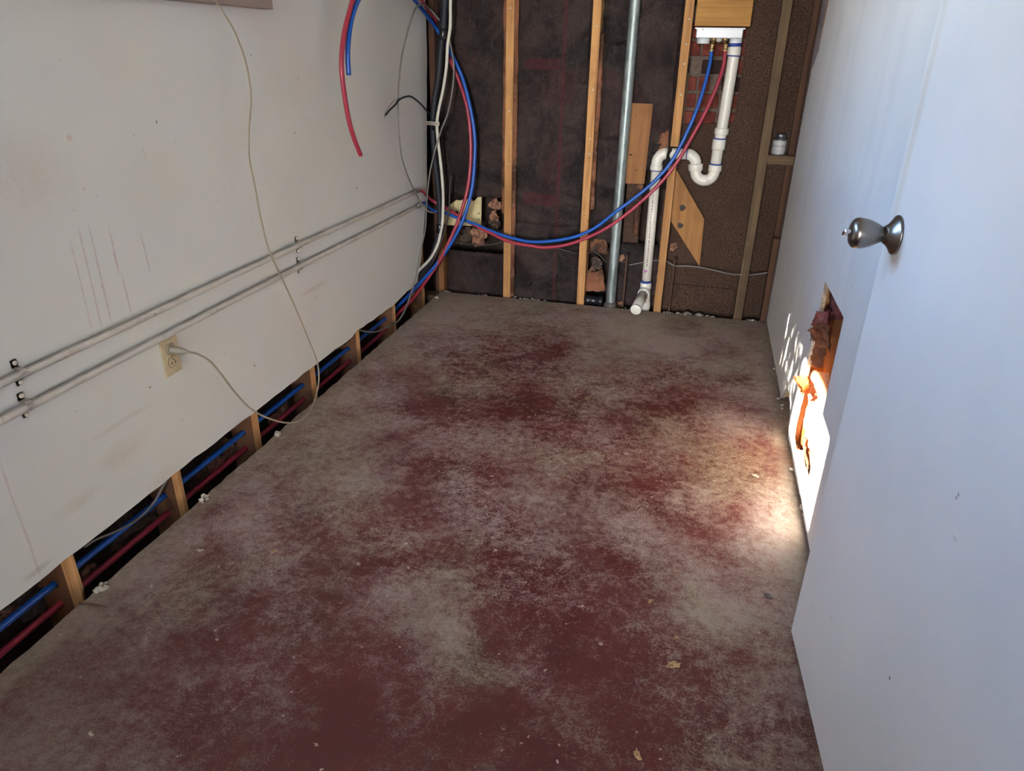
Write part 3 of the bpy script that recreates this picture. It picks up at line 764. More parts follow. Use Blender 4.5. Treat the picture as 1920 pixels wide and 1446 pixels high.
# pale board scrap with torn top in the first bay
def yz(px, y): return [(at_y(u, v, y).x, at_y(u, v, y).z) for u, v in px]
pl = yz([(826, 422), (902, 424), (903, 367), (897, 368), (892, 374), (887, 378), (883, 372), (872, 374), (862, 376), (856, 375), (850, 379), (842, 386), (828, 398)], .072)
plate('board_scrap', pl, [circle(*yz([(898, 400)], .072)[0], .004, 8), circle(*yz([(898, 411)], .072)[0], .004, 8), circle(*yz([(856, 399)], .072)[0], .011, 10)], (0, .078, 0), (1, 0, 0), (0, 0, 1), .006, M['panel'], wb)['label'] = 'pale yellow board scrap with torn top'
for (u, v, s, mt) in [(930, 385, .032, 'insul'), (925, 405, .028, 'insul'), (928, 425, .03, 'insul_dark'), (900, 445, .04, 'insul'), (875, 440, .035, 'insul_dark'), (860, 447, .03, 'insul_dark'),
                      (1245, 240, .035, 'insul'), (1235, 265, .025, 'insul_dark'), (1120, 452, .032, 'insul'), (1112, 520, .04, 'insul'), (1118, 495, .03, 'insul_dark'), (1162, 485, .022, 'insul'), (1160, 572, .02, 'insul'), (1192, 390, .016, 'insul'), (1200, 350, .012, 'insul'), (1262, 462, .018, 'insul'), (1208, 95, .014, 'insul')]:
    p = at_y(u, v, .075); tuft(wb, p, (s, .014, s * 1.1), M[mt], u * .13)
# torn paper curls low in the third bay and by the cut stud
for (px, s, mt) in [([(1098, 545), (1136, 545), (1130, 505), (1102, 510)], 41, 'paper_torn'), ([(1105, 470), (1140, 478), (1138, 450), (1108, 445)], 42, 'paper_torn'), ([(1224, 290), (1252, 285), (1258, 245), (1240, 250)], 43, 'paper_torn'), ([(1220, 288), (1240, 292), (1244, 268), (1226, 270)], 44, 'paper'), ([(1186, 440), (1196, 440), (1200, 385), (1190, 388)], 45, 'paper_torn')]:
    sheet('torn_facing', [at_y(u, v, .055) for u, v in px], 8, 8, .014, 18, s, .01, M[mt], wb, .008)
# brown fibreboard
xl_ = at_y(1402, 51, .09).x
plate('fibreboard', [(x3 - .03, -.03), (1.80, -.03), (1.80, 2.41), (xl_, 2.41), (xl_, 1.1), (xl_ - .006, .93), (x3 - .03, .91)], [], (0, .112, 0), (1, 0, 0), (0, 0, 1), .018, M['fibre'], wb)
bm = bmesh.new(); box(bm, (x3 + .03, .085, -.03), (S1 + 1.19, .098, .13), .002); obj('fibreboard_offcut', bm, M['fibre'], wb)
bm = bmesh.new(); box(bm, (m2 + .19, .088, .33), (m2 + .27, .10, .68), .002); obj('fibreboard_offcut', bm, M['fibre'], wb)
# brick patch behind the box
bm = bmesh.new(); box(bm, (x3 - .03, .150, .86), (xl_ + .06, .175, 1.42)); obj('mortar_bed', bm, M['mortar'], wb)
zc = at_y(1320, 174, .13).z
rb = random.Random(3)
for r_ in range(-1, 5):
    z0 = zc + .008 + (r_ - 1) * .075
    xs0 = x3 - .03 + (0 if r_ % 2 else -.1)
    for k in range(4):
        xa = xs0 + k * .105; xb = xa + .094
        if r_ in (1, 2) and k == 1: xb = xa + .05
        xa = max(xa, x3 - .03); xb = min(xb, xl_ + .05)
        if xb - xa < .02: continue
        bm = bmesh.new(); box(bm, (xa, .128 + rb.uniform(-.004, .004), z0 + rb.uniform(-.002, .002)), (xb, .156, z0 + .060 + rb.uniform(-.003, .003)), .003)
        obj('brick', bm, M['brick_dark'] if (r_, k) in ((2, 2), (1, 2), (2, 1)) else M['brick'], wb)  # dark bricks stand in for the shaded voids of missing ones
bm = bmesh.new(); box(bm, (x3 - .02, .118, .86), (x3 + .028, .150, 1.14), .002); obj('furring_strip', bm, M['stud_grey'], wb)
# blocking boards
q = yz([(1172.5, 344), (1208, 345), (1224.5, 195), (1184, 193)], .045)
plate('blocking_board', q, [], (0, .064, 0), (1, 0, 0), (0, 0, 1), .019, M['board'], wb)
q = yz([(1262, 330), (1268, 318), (1320.6, 410.6), (1311.7, 500), (1258, 415)], .060)
g = plate('gusset_plate', q, [], (0, .076, 0), (1, 0, 0), (0, 0, 1), .016, M['ply'], wb); g['label'] = 'slanted plywood gusset with two dark knots'
for (u, v, s) in [(1279.5, 390, .016), (1276, 423, .0155)]:
    p = at_y(u, v, .0598); bm = bmesh.new(); lump(bm, (p.x, .0605, p.z), (s, .0016, s * 1.05), u, .4, 2); obj('knot', bm, M['slot'], g)
pa = at_y(1303, 50, .012); pb = at_y(1403, 50, .012)
bm = bmesh.new(); box(bm, (pa.x - .002, .012, pa.z + .003), (pb.x + .008, .050, pa.z + .60), .002); obj('header_board', bm, M['board_x'], wb)
pa = at_y(1438, 291, .01); pb = at_y(1486, 307, .01)
SHZ = pa.z
bm = bmesh.new(); box(bm, (S1 + 1.218 + .0205, .008, SHZ - .040), (1.7893, .09, SHZ), .002); obj('shelf_block', bm, M['stud_grey_x'], wb)
crumbs('rubble', [((x, .012, -.006), 6, (.03, .01, .004), .009) for x in (.10, .30, .50, .56, .62, 1.00, 1.10, 1.30, 1.34, 1.38, 1.46, 1.52, 1.70, 1.74)] , M['plaster'], wb, 9)
bm = bmesh.new()
for (x, s) in [(1.40, .02), (1.46, .018), (1.36, .012)]: lump(bm, (x, .02, -.01), (s * 1.6, s * .7, s), x * 20, .5, 1)
obj('grey_rubble', bm, M['concrete'], wb)['kind'] = 'stuff'

# ================================================================ THINGS
def tube_thing(name, pts, r, mat, label, cat, group=None, hollow=0.0, seg=12, n=8):
    bm = bmesh.new(); tube(bm, spline(pts, n), r, seg, hollow)
    return tag(obj(name, bm, mat, None, True), label, cat, group)

# --- painted pipes on the left wall
def wall_pipe(z, label, end_px, strap_px, strap2_px):
    y1 = at_x(*end_px, .012).y
    bm = bmesh.new(); pts = [Vector((.0125 + .0008 * math.sin(y * 5), y, z + .0015 * math.sin(y * 3.1))) for y in [-8.9 + (8.9 + y1) * i / 60 for i in range(61)]]
    tube(bm, pts, .0106, 16)
    o = tag(obj('wall_pipe', bm, M['conduit'], None, True), label, 'pipe', 'painted pipes along the left wall')
    # end collar rings
    for (a, b, r) in ((-.012, .004, .0145), (-.030, -.018, .0132)):
        bm = bmesh.new(); lathe(bm, [(.0108, a), (r, a + .001), (r, b - .001), (.0108, b)], (.0125, y1, z), (0, 1, 0), 16); obj('end_collar', bm, M['steel'], o, True)
    sy = at_x(*strap_px, .02).y
    for ys in (sy, at_x(*strap2_px, .02).y):
        bm = bmesh.new(); pts = [(.0020, -.030)] + [(.0020, -.0125)] + [(.0125 + .0118 * math.sin(math.pi * t), -.0118 * math.cos(math.pi * t)) for t in [i / 8 for i in range(9)]] + [(.0020, .0125), (.0020, .030)]
        prev = None
        for (a, b) in pts:
            ring = [bm.verts.new((a, ys - .008, z + b)), bm.verts.new((a, ys + .008, z + b))]
            if prev: bm.faces.new((prev[0], prev[1], ring[1], ring[0]))
            prev = ring
        bmesh.ops.solidify(bm, geom=list(bm.faces), thickness=.0012)
        st = obj('pipe_strap', bm, M['strap'], o)
        for b in (-.023, .023):
            bm = bmesh.new(); lathe(bm, [(.0055, .0), (.0055, .003), (.003, .0048), (0, .005)], (.0036, ys, z + b), (1, 0, 0), 10); obj('screw', bm, M['strap'], st, True)
    return y1
yu = wall_pipe(.5762, 'upper of the two painted pipes running along the left wall', (780, 364), (43, 697), (564, 451))
yl = wall_pipe(.5011, 'lower of the two painted pipes, just above the electrical outlet', (786, 389), (53, 752), (567, 491))

# --- electrical outlet
OY, OZ = -2.0683, .4332
oe = empty('electrical_outlet', (0, OY, OZ)); tag(oe, 'ivory duplex electrical outlet on the left wall below the pipes', 'outlet')
bm = bmesh.new(); box(bm, (.0003, OY - .035, OZ - .057), (.0055, OY + .035, OZ + .057), .0022); obj('cover_plate', bm, M['ivory'], oe)
for dz in (.0195, -.0195):
    z = OZ + dz
    bm = bmesh.new()
    pr = [(OY + .0172 * math.cos(a) , z + max(-.0142, min(.0142, .0172 * math.sin(a)))) for a in [2 * math.pi * i / 24 for i in range(24)]]
    v0 = [bm.verts.new((.0056, a, b)) for a, b in pr]; v1 = [bm.verts.new((.0078, OY + (a - OY) * .96, z + (b - z) * .96)) for a, b in pr]
    for i in range(24): bm.faces.new((v0[i], v0[(i + 1) % 24], v1[(i + 1) % 24], v1[i]))
    bm.faces.new(v1); rc = obj('receptacle', bm, M['ivory'], oe)
    bm = bmesh.new()
    v0 = [bm.verts.new((.0060, OY + (a - OY) * 1.07, z + (b - z) * 1.07)) for a, b in pr]; bm.faces.new(v0); obj('gap', bm, M['slot'], rc)
    bm = bmesh.new(); box(bm, (.0070, OY - .0078, z - .0062), (.0081, OY - .0052, z + .0028)); box(bm, (.0070, OY + .0052, z - .0062), (.0081, OY + .0078, z + .0042)); lathe(bm, [(.0024, 0), (.0024, .0012)], (.0069, OY, z + .0085), (1, 0, 0), 10); obj('slots', bm, M['slot'], rc)
bm = bmesh.new(); lathe(bm, [(.0032, 0), (.0030, .001), (0, .0016)], (.0055, OY, OZ), (1, 0, 0), 10); obj('plate_screw', bm, M['brass'], oe, True)

# --- extension cord
pp = at_x(345, 658, .044)
cpts = [(.012, at_x(392, -20, .03).y, 1.42), (.020, at_x(392, -20, .03).y, 1.37)] + path([(400, -4, 'x', .040), (418, 22, 'x', .048), (440, 60, 'x', .06), (460, 115, 'x', .07), (469, 165, 'x', .075), (470, 195, 'x', .078), (466, 260, 'x', .08), (468, 300, 'x', .08), (478, 350, 'x', .08), (489, 410, 'x', .08), (505, 470, 'x', .08), (530, 525, 'x', .08), (555, 580, 'x', .08), (580, 640, 'x', .078), (595, 680, 'x', .082), (598, 710, 'x', .092), (592, 745, 'x', .106), (577, 777, 'x', .124), (548, 793, 'x', .126), (505, 785, 'x', .108), (470, 766, 'x', .094), (440, 735, 'x', .085), (415, 702, 'x', .08), (392, 676, 'x', .073), (368, 663, 'x', .064), (352, 660, 'x', .054)])
ce = empty('extension_cord', pp); tag(ce, 'thin grey-beige power cord hanging from the window sill into the outlet', 'cord')
bm = bmesh.new(); cs = spline(cpts, 8)
tube(bm, [p + Vector((0, .0014, .0)) for p in cs], .0021, 8); tube(bm, [p - Vector((0, .0014, .0)) for p in cs], .0021, 8)
obj('twin_flex', bm, M['cord'], ce, True)
pend = Vector(cpts[-1]); p0 = Vector((.0082, OY - .002, OZ + .0185)); ax = (pend - p0)
bm = bmesh.new(); L = ax.length
lathe(bm, [(.0, 0), (.0125, .0), (.0130, .003), (.0115, .006), (.0108, L * .35), (.0104, L * .62), (.0075, L * .82), (.0045, L * .95), (.0035, L * 1.06), (0, L * 1.06)], p0, ax, 16); obj('plug', bm, M['plug'], ce, True)

# --- water tubes: from the floor channel up the corner, over and hanging down the wall
blue_main = path([(0, 0, 'p', 0)][:0]) + [Vector((-.055, -8.8, 0)), Vector((-.055, -3.2, 0)), Vector((-.055, -2.2, 0)), Vector((-.055, -1.2, 0)), Vector((-.055, -.7, .0)), Vector((-.053, -.50, .003))] + \
    path([(748, 572, 'x', -.035), (780, 539, 'x', .008), (816, 498, 'y', -.12), (845, 458, 'y', -.10), (867, 415, 'y', -.085), (884, 359, 'y', -.07), (890, 298, 'y', -.055), (889.6, 250, 'y', -.045), (881, 198, 'y', -.035), (867, 146, 'y', -.025), (848, 104, 'y', -.015), (821, 58, 'x', .050), (798, 26, 'x', .038), (777, 0, 'x', .045), (752, -26, 'x', .066), (722, -44, 'x', .08), (695, -32, 'x', .09), (672, 0, 'x', .092), (660, 31, 'x', .092), (653.5, 73, 'x', .092), (652, 104, 'x', .092), (654, 141, 'x', .092)])
red_main = [Vector((-.055, -8.8, -.062)), Vector((-.055, -3.2, -.062)), Vector((-.055, -2.2, -.062)), Vector((-.055, -1.2, -.062)), Vector((-.055, -.75, -.062)), Vector((-.053, -.52, -.055))] + \
    path([(748, 586, 'x', -.035), (770, 565, 'x', -.012), (802, 522, 'y', -.13), (826, 486, 'y', -.11), (839, 460, 'y', -.10), (857, 419, 'y', -.085), (874, 366, 'y', -.07), (882, 310, 'y', -.055), (882, 250, 'y', -.04), (875, 198, 'y', -.03), (862, 156, 'y', -.018), (843, 108, 'y', -.006), (821, 46, 'x', .040), (804, 20, 'x', .03), (786, -4, 'x', .035), (760, -34, 'x', .055), (722, -62, 'x', .075), (690, -46, 'x', .085), (666, -12, 'x', .09), (654, 26, 'x', .09), (645.5, 62, 'x', .09), (641, 100, 'x', .09), (640.5, 130, 'x', .09), (645, 172, 'x', .09), (654, 225, 'x', .09), (664, 260, 'x', .09), (676, 291, 'x', .09)])
tube_thing('water_tube', blue_main, .0090, M['blue'], 'blue plastic water tube rising from the left floor channel, its cut end on the wall', 'tube', 'plastic water tubes', .68)
tube_thing('water_tube', red_main, .0090, M['red'], 'red plastic water tube rising from the left floor channel, its cut end hanging lower', 'tube', 'plastic water tubes', .68)

# --- supply loops from the wall pipes to the washing machine box
BY = -.02
blue_loop = [Vector((.0125, yl + .006, .5011)), Vector((.020, yl + .06, .500))] + path([(812, 394, 'y', -.022), (836, 400, 'y', -.018), (857, 408.5, 'y', -.022), (889, 419.5, 'y', -.03), (918, 432, 'y', -.04), (954, 444.5, 'y', -.048), (1000, 453.5, 'y', -.055), (1066, 447, 'y', -.06), (1111, 430, 'y', -.062), (1155, 397, 'y', -.062), (1199, 364, 'y', -.06), (1232, 335, 'y', -.056), (1261, 300, 'y', -.05), (1296, 231, 'y', -.035), (1316, 177, 'y', -.015), (1330, 124, 'y', .01), (1335, 88, 'y', .025)])
red_loop = [Vector((.0125, yu + .006, .5762)), Vector((.022, yu + .06, .568))] + path([(809, 375, 'y', -.020), (836, 389, 'y', -.006), (848, 397, 'y', -.010), (869, 411, 'y', -.018), (894, 424, 'y', -.032), (918, 436, 'y', -.046), (954, 453, 'y', -.06), (1000, 461.5, 'y', -.068), (1022, 464, 'y', -.07), (1066, 458, 'y', -.075), (1122, 436, 'y', -.078), (1166, 408, 'y', -.078), (1210, 371, 'y', -.076), (1243, 338, 'y', -.07), (1272, 300, 'y', -.06), (1292, 266, 'y', -.05), (1318.6, 218, 'y', -.03), (1343, 164, 'y', -.008), (1356, 124, 'y', .012), (1360, 88, 'y', .025)])
for pts, mat, lab in ((blue_loop, 'blue', 'blue water tube sagging across the studs to the washing machine box'), (red_loop, 'red', 'red water tube sagging across the studs to the washing machine box')):
    o = tube_thing('water_tube', pts, .0082, M[mat], lab, 'tube', 'plastic water tubes')
    e = pts[-1]; d = (pts[-1] - pts[-2]).normalized()
    bm = bmesh.new(); lathe(bm, [(.0084, -.020), (.0100, -.019), (.0100, -.011), (.0088, -.010), (.0088, .0), (.0105, .001), (.0105, .012), (.0, .012)], e, d, 14); obj('crimp_fitting', bm, M['brass'], o, True)
    e = pts[0]; d = (pts[0] - pts[1]).normalized()
    bm = bmesh.new(); lathe(bm, [(.0084, -.022), (.0098, -.021), (.0098, -.012), (.0084, -.011)], e, d, 14); obj('crimp_ring', bm, M['copper'], o, True)

# --- black conduit with white cable taped to it
bc = path([(842, -60, 'y', -.05), (835, 0, 'y', -.05), (832, 42, 'y', -.05), (828, 83, 'y', -.05), (822, 146, 'y', -.05), (815, 187, 'y', -.05), (812.5, 221, 'y', -.05), (812.5, 255, 'y', -.05), (815.5, 300, 'y', -.05), (821, 347, 'y', -.05), (824.7, 395, 'y', -.05), (823.5, 434, 'y', -.055), (816, 463, 'y', -.075), (804, 494, 'y', -.11), (788, 515, 'x', .004), (772, 533, 'x', -.03)])
ob = tube_thing('cable_bundle', bc, [.0185 - .0035 * min(1, i / 60) for i in range(121)], M['black'], 'black flexible conduit running down the left corner of the back wall', 'conduit')
def tape(c0, c1, r, parent, mat='tape', name='tape_wrap'):
    d = (c1 - c0); bm = bmesh.new(); lathe(bm, [(r * .96, 0), (r, .001), (r, d.length - .001), (r * .96, d.length)], c0, d, 16); return obj(name, bm, M[mat], parent, True)
tape(*path([(832, 54, 'y', -.056), (830, 76, 'y', -.056)]), .020, ob)
tape(*path([(817, 226, 'y', -.056), (816, 244, 'y', -.056)]), .019, ob)
tape(*path([(825.5, 420, 'y', -.06), (824, 437, 'y', -.06)]), .0185, ob)
wc = path([(850, -60, 'y', -.062), (845, 0, 'y', -.062), (844, 52, 'y', -.062), (839.6, 83, 'y', -.062), (837, 125, 'y', -.064), (831, 167, 'y', -.066), (823, 204, 'y', -.070), (819.5, 229, 'y', -.072), (821, 260, 'y', -.07), (826, 304, 'y', -.066), (830, 347, 'y', -.064), (831, 380, 'y', -.064), (829.5, 417, 'y', -.067), (826, 438, 'y', -.072), (822, 455, 'y', -.08), (809, 482, 'y', -.11), (786, 507, 'x', .006), (772, 523, 'x', -.022)])
tube_thing('electric_cable', wc, .0076, M['white_cable'], 'thick white electric cable taped along the black conduit', 'cable')
# perforated metal strap
sp = path([(794, 231, 'x', .002), (800, 231, 'x', .012), (808, 231, 'y', -.080), (818, 232, 'y', -.082), (824, 232, 'y', -.075)])
bm = bmesh.new(); prev = None
for p in spline(sp, 4):
    ring = [bm.verts.new(p + Vector((0, 0, -.009))), bm.verts.new(p + Vector((0, 0, .009)))]
    if prev: bm.faces.new((prev[0], prev[1], ring[1], ring[0]))
    prev = ring
bmesh.ops.solidify(bm, geom=list(bm.faces), thickness=.0015)
so = tag(obj('metal_strap', bm, M['strap']), 'perforated metal strap holding the black conduit to the corner', 'strap')
for (u, v) in [(803, 231), (808, 231.3), (813, 231.6), (818, 232)]:
    p = at_y(u, v, -.0815); bm = bmesh.new(); lathe(bm, [(.0028, 0), (.0028, .0012)], p, (0, -1, 0), 8); obj('strap_hole', bm, M['slot'], so)

# --- loose wires in the corner
g1 = path([(824, 38, 'y', -.04), (808, 19, 'x', .05), (794, 9, 'x', .06), (781, 13, 'x', .06), (772, 33, 'x', .06), (764, 60, 'x', .055), (754, 102, 'x', .05), (748.5, 146, 'x', .05), (746, 188, 'x', .05), (746.5, 230, 'x', .05), (750, 271, 'x', .05), (754, 298, 'x', .046), (766, 334, 'x', .042), (781, 365, 'x', .040), (791, 384, 'x', .040), (803, 396, 'x', .045), (813, 399, 'y', -.08)])
tube_thing('loose_cable', g1, .0042, M['grey_cable'], 'grey cable bowed out in front of the left wall beside the conduit', 'cable', 'loose grey cables', 0, 8)
g2 = path([(842, 72, 'y', -.045), (848, 100, 'y', -.045), (851, 128, 'y', -.05), (848.5, 167, 'y', -.06), (839.6, 212, 'y', -.075), (826, 248, 'y', -.085), (816, 281, 'y', -.09), (806.5, 322, 'y', -.10), (800.5, 371, 'x', .03), (797, 431, 'x', .032), (788, 473, 'x', .03), (779.5, 521, 'x', .026), (768, 558, 'x', .02), (756, 588, 'x', .012), (743, 605, 'x', .0), (722.6, 615, 'x', -.008), (706, 622, 'x', -.012), (682, 621, 'x', -.016), (668, 617, 'x', -.03)])
tube_thing('loose_cable', g2, .0042, M['grey_cable'], 'grey cable dropping down the corner and into the floor channel', 'cable', 'loose grey cables', 0, 8)
bs = path([(810, 218, 'y', -.06), (803, 211, 'x', .03), (788, 194, 'x', .05), (774, 183, 'x', .06), (766.5, 180.5, 'x', .06), (750, 186, 'x', .058), (739.6, 198, 'x', .055), (731, 206, 'x', .052), (723, 216, 'x', .05)])
o = tube_thing('wire_stub', bs, .0042, M['black'], 'short black wire stub sticking out over the left wall', 'wire', None, 0, 8)
bm = bmesh.new(); tube(bm, spline(path([(748, 184.5, 'x', .066), (738, 190, 'x', .064), (728, 202, 'x', .06), (721, 216, 'x', .056)]), 5), .0018, 6); obj('bare_conductor', bm, M['steel'], o, True)
bm = bmesh.new(); tube(bm, spline(path([(724, 214, 'x', .05), (722, 218, 'x', .05), (721, 220, 'x', .049)]), 3), .0018, 6); obj('bare_conductor', bm, M['copper'], o, True)
dk = path([(846, 330, 'y', -.03), (843, 360, 'y', -.035), (842, 395, 'y', -.035), (836, 425, 'y', -.04), (828, 452, 'y', -.06), (812, 490, 'y', -.10), (792, 519, 'x', .006), (780, 532, 'x', -.01)])
tube_thing('loose_cable', dk, .0045, M['dark_wire'], 'dark thin cable behind the white cable, bending into the channel', 'cable', None, 0, 8)
# wires inside the floor channel
c1 = path([(158, 1026, 'x', -.03), (180, 1012, 'x', -.036), (210, 1000, 'x', -.038), (240, 985, 'x', -.038), (268, 965, 'x', -.038), (290, 940, 'x', -.036), (300, 922, 'x', -.034), (312, 902, 'x', -.03)])
tube_thing('channel_wire', c1, .0036, M['grey_cable'], 'grey wire looped over the blue tube near the second-nearest stud', 'wire', None, 0, 8)
c2 = path([(595, 676, 'x', -.04), (620, 660, 'x', -.05), (640, 648, 'x', -.05), (655, 638, 'x', -.045), (662, 624, 'x', -.03)])
tube_thing('channel_wire', c2, .0045, M['dark_wire'], 'dark wire lying above the blue tube midway along the channel', 'wire', None, 0, 8)
c3 = path([(840, 452, 'y', .035), (862, 456, 'y', .03), (900, 460, 'y', .03), (925, 458, 'y', .035), (942, 454, 'y', .045)])
tube_thing('wall_wire', c3, .0032, M['dark_wire'], 'thin wire sagging across the bay left of the first stud', 'wire', None, 0, 8)
c3 = path([(1040, 465, 'y', .02), (1062, 470, 'y', .015), (1082, 475, 'y', .03), (1100, 476, 'y', .04), (1112, 470, 'y', .03), (1118, 460, 'y', .02), (1116, 472, 'y', .025), (1126, 480, 'y', .03), (1136, 492, 'y', .045)])
tube_thing('wall_wire', c3, .0036, M['dark_wire'], 'dark looped wire left of the galvanized pipe', 'wire', None, 0, 8)
c4 = path([(1180, 497, 'y', .05), (1200, 493, 'y', .07), (1230, 488, 'y', .08), (1250, 490, 'y', .05), (1264, 498, 'y', .04), (1290, 499, 'y', .045), (1310, 501, 'y', .05), (1340, 507, 'y', .05), (1365, 513, 'y', .04), (1385, 515, 'y', -.002), (1410, 515, 'y', .04), (1442, 511, 'y', .05)])
tube_thing('wall_wire', c4, .0034, M['grey_cable'], 'thin grey wire crossing low behind the white drain pipe to the right corner', 'wire', None, 0, 8)
for (px, lab) in (([(1176, 477), (1168, 566)], 'rusty rod standing between the galvanized pipe and the white drain'), ([(1266, 484), (1253, 590)], 'rusty rod standing just right of the cut stud')):
    a = at_y(*px[0], .04); b = at_y(*px[1], .04); b.z = -.03
    tube_thing('rusty_rod', [a, a * .5 + b * .5, b], .0055, M['rust'], lab, 'rod', 'rusty rods', 0, 8)

# --- galvanized vent pipe
va = at_y(1191.5, 0, .03); vb = at_y(1145, 563, .03)
d = (va - vb) / (va.z - vb.z)
bot = vb - d * (vb.z + .03); top = vb + d * (2.41 - vb.z)
bm = bmesh.new(); tube(bm, [bot, vb, vb * .5 + va * .5, va, top], .0245, 24)
vp = tag(obj('vent_pipe', bm, M['galv'], None, True), 'grey galvanized steel pipe standing in the back wall between the studs', 'pipe')
bm = bmesh.new(); lathe(bm, [(.026, .0), (.035, .0), (.036, .014), (.033, .020), (.036, .026), (.034, .036), (.029, .046), (.0250, .050)], bot + Vector((0, 0, .0)), d, 24); obj('lead_collar', bm, M['lead'], vp, True)['label'] = 'dull lead collar at the foot'
# black rubber boot on the floor line beside it
p = at_y(1112, 563, .045)
bm = bmesh.new(); lathe(bm, [(0, 0), (.024, 0), (.029, .006), (.029, .03), (.026, .034), (.026, .074), (.030, .078), (.030, .096), (.02, .1), (0, .1)], (p.x - .045, .045, p.z + .0), (1, 0, 0), 20)
o = tag(obj('rubber_coupling', bm, M['rubber'], None, True), 'shiny black rubber coupling lying left of the galvanized pipe foot', 'coupling')

# --- washing machine box
A = at_y(1305, 52, .01); B = at_y(1398, 52, .01); D = at_y(1392, 72, .01)
bx0, bx1, bz1, bz0 = A.x, B.x - .004, A.z, D.z
we = empty('washer_box', ((bx0 + bx1) / 2, .05, bz0)); tag(we, 'white plastic washing machine outlet box under the pine board', 'outlet box')
bm = bmesh.new(); box(bm, (bx0 + .004, .010, bz0), (bx1 - .004, .085, bz1 - .002), .003); box(bm, (bx0 - .003, .006, bz1 - .005), (bx1 + .004, .0095, bz1 + .001), .0008); obj('box_body', bm, M['pvc_box'], we)
for u, r, h in ((1319, .0285, .024), (1379.5, .0275, .026)):
    p = at_y(u, 75, .045); bm = bmesh.new(); lathe(bm, [(r, 0), (r, -h + .002), (r * .95, -h), (r * .8, -h), (r * .8, -.004)], (p.x, .045, bz0 + .001), (0, 0, 1), 24); obj('drain_spigot', bm, M['pvc_box'], we, True)
for u in (1338, 1359.5):
    p = at_y(u, 74, .03); bm = bmesh.new(); lathe(bm, [(.0125, 0), (.0125, -.010), (.0095, -.012), (.0095, -.022), (0, -.022)], (p.x, .030, bz0 + .001), (0, 0, 1), 16); obj('valve_stub', bm, M['brass'], we, True)
p = at_y(1348, 76, .035); bm = bmesh.new(); lathe(bm, [(.014, 0), (.014, -.008), (.010, -.016), (0, -.018)], (p.x, .035, bz0 + .001), (0, 0, 1), 16); obj('knockout', bm, M['pvc_grey'], we, True)
for u, v in ((1318, 55), (1376, 54), (1383.5, 54)):
    p = at_y(u, v, .0098); bm = bmesh.new(); lathe(bm, [(.0028, 0), (.0028, .0008)], (p.x, .0099, p.z), (0, -1, 0), 8); obj('nail_hole', bm, M['slot'], we)

# --- white drain pipe with trap
DY = .045
de = empty('drain_pipe', (1.17, DY, 0)); tag(de, 'white plastic drain pipe with a trap, dropping from the washing machine box', 'pipe')
def dp(u, v, y=DY): return at_y(u, v, y)
def seg(name, pts, r, mat='pvc', n=8, sg=20):
    bm = bmesh.new(); tube(bm, spline(pts, n), r, sg); return obj(name, bm, M[mat], de, True)
def hub(name, a, b, r, lip=.003, mat='pvc', nut=False):
    d = b - a; L = d.length; bm = bmesh.new()
    lathe(bm, [(r * .8, 0), (r - .001, 0), (r, .001), (r, L * .25), (r - lip, L * .3), (r - lip, L * .7), (r, L * .75), (r, L - .001), (r - .001, L), (r * .8, L)] if nut else [(r * .85, 0), (r - .001, 0), (r, .0015), (r, L - .0015), (r - .001, L), (r * .85, L)], a, d, 8 if False else 24)
    return obj(name, bm, M[mat], de, not nut)
def ring(a, b, r, mat='primer'):
    d = b - a; bm = bmesh.new(); lathe(bm, [(r - .003, 0), (r, .0), (r + .0003, d.length / 2), (r, d.length), (r - .003, d.length)], a, d, 24); return obj('primer_ring', bm, M[mat], de, True)
R1 = .0255
seg('standpipe', [dp(1378.3, 80), dp(1376, 104), dp(1354, 239), dp(1350, 262)], R1)
hub('coupling', dp(1377.6, 88.5), dp(1375.4, 104), .0292); ring(dp(1378.4, 81), dp(1377.8, 87.5), .0282); ring(dp(1375.3, 103), dp(1374.8, 106), .0286)
hub('slip_nut', dp(1354, 240), dp(1352, 252), .0325, .002); hub('coupling', dp(1351.5, 252), dp(1350, 261), .0270)
hub('coupling', dp(1349.5, 261), dp(1346.5, 280), .0310); ring(dp(1349.7, 258.7), dp(1349.3, 261.7), .0296)
seg('trap_inlet', [dp(1347, 275), dp(1340.5, 316)], R1)
hub('coupling', dp(1341.8, 309), dp(1340, 321), .0312); ring(dp(1342, 306.5), dp(1341.6, 309), .0285)
# U bend
ua = dp(1340, 319); ub = dp(1304.5, 318)
cx = (ua.x + ub.x) / 2; rad = (ua.x - ub.x) / 2; zc_ = min(ua.z, ub.z) - .004
ubp = [ua, Vector((ua.x, DY, zc_))] + [Vector((cx + rad * math.cos(a), DY, zc_ - rad * 1.0 * math.sin(a))) for a in [math.pi * i / 12 for i in range(1, 12)]] + [Vector((ub.x, DY, zc_)), ub]
bm = bmesh.new(); tube(bm, ubp, .0265, 20); tb = obj('trap_bend', bm, M['pvc'], de, True)
bm = bmesh.new(); box(bm, (cx + .012, DY - .0285, zc_ - rad - .006), (cx + .030, DY - .0250, zc_ - rad + .008), .001); obj('moulded_mark', bm, M['pvc_grey'], tb)
hub('slip_nut', dp(1304.2, 318.5), dp(1304.6, 307), .0345, .002); hub('coupling', dp(1304.2, 321), dp(1304.2, 318), .031)
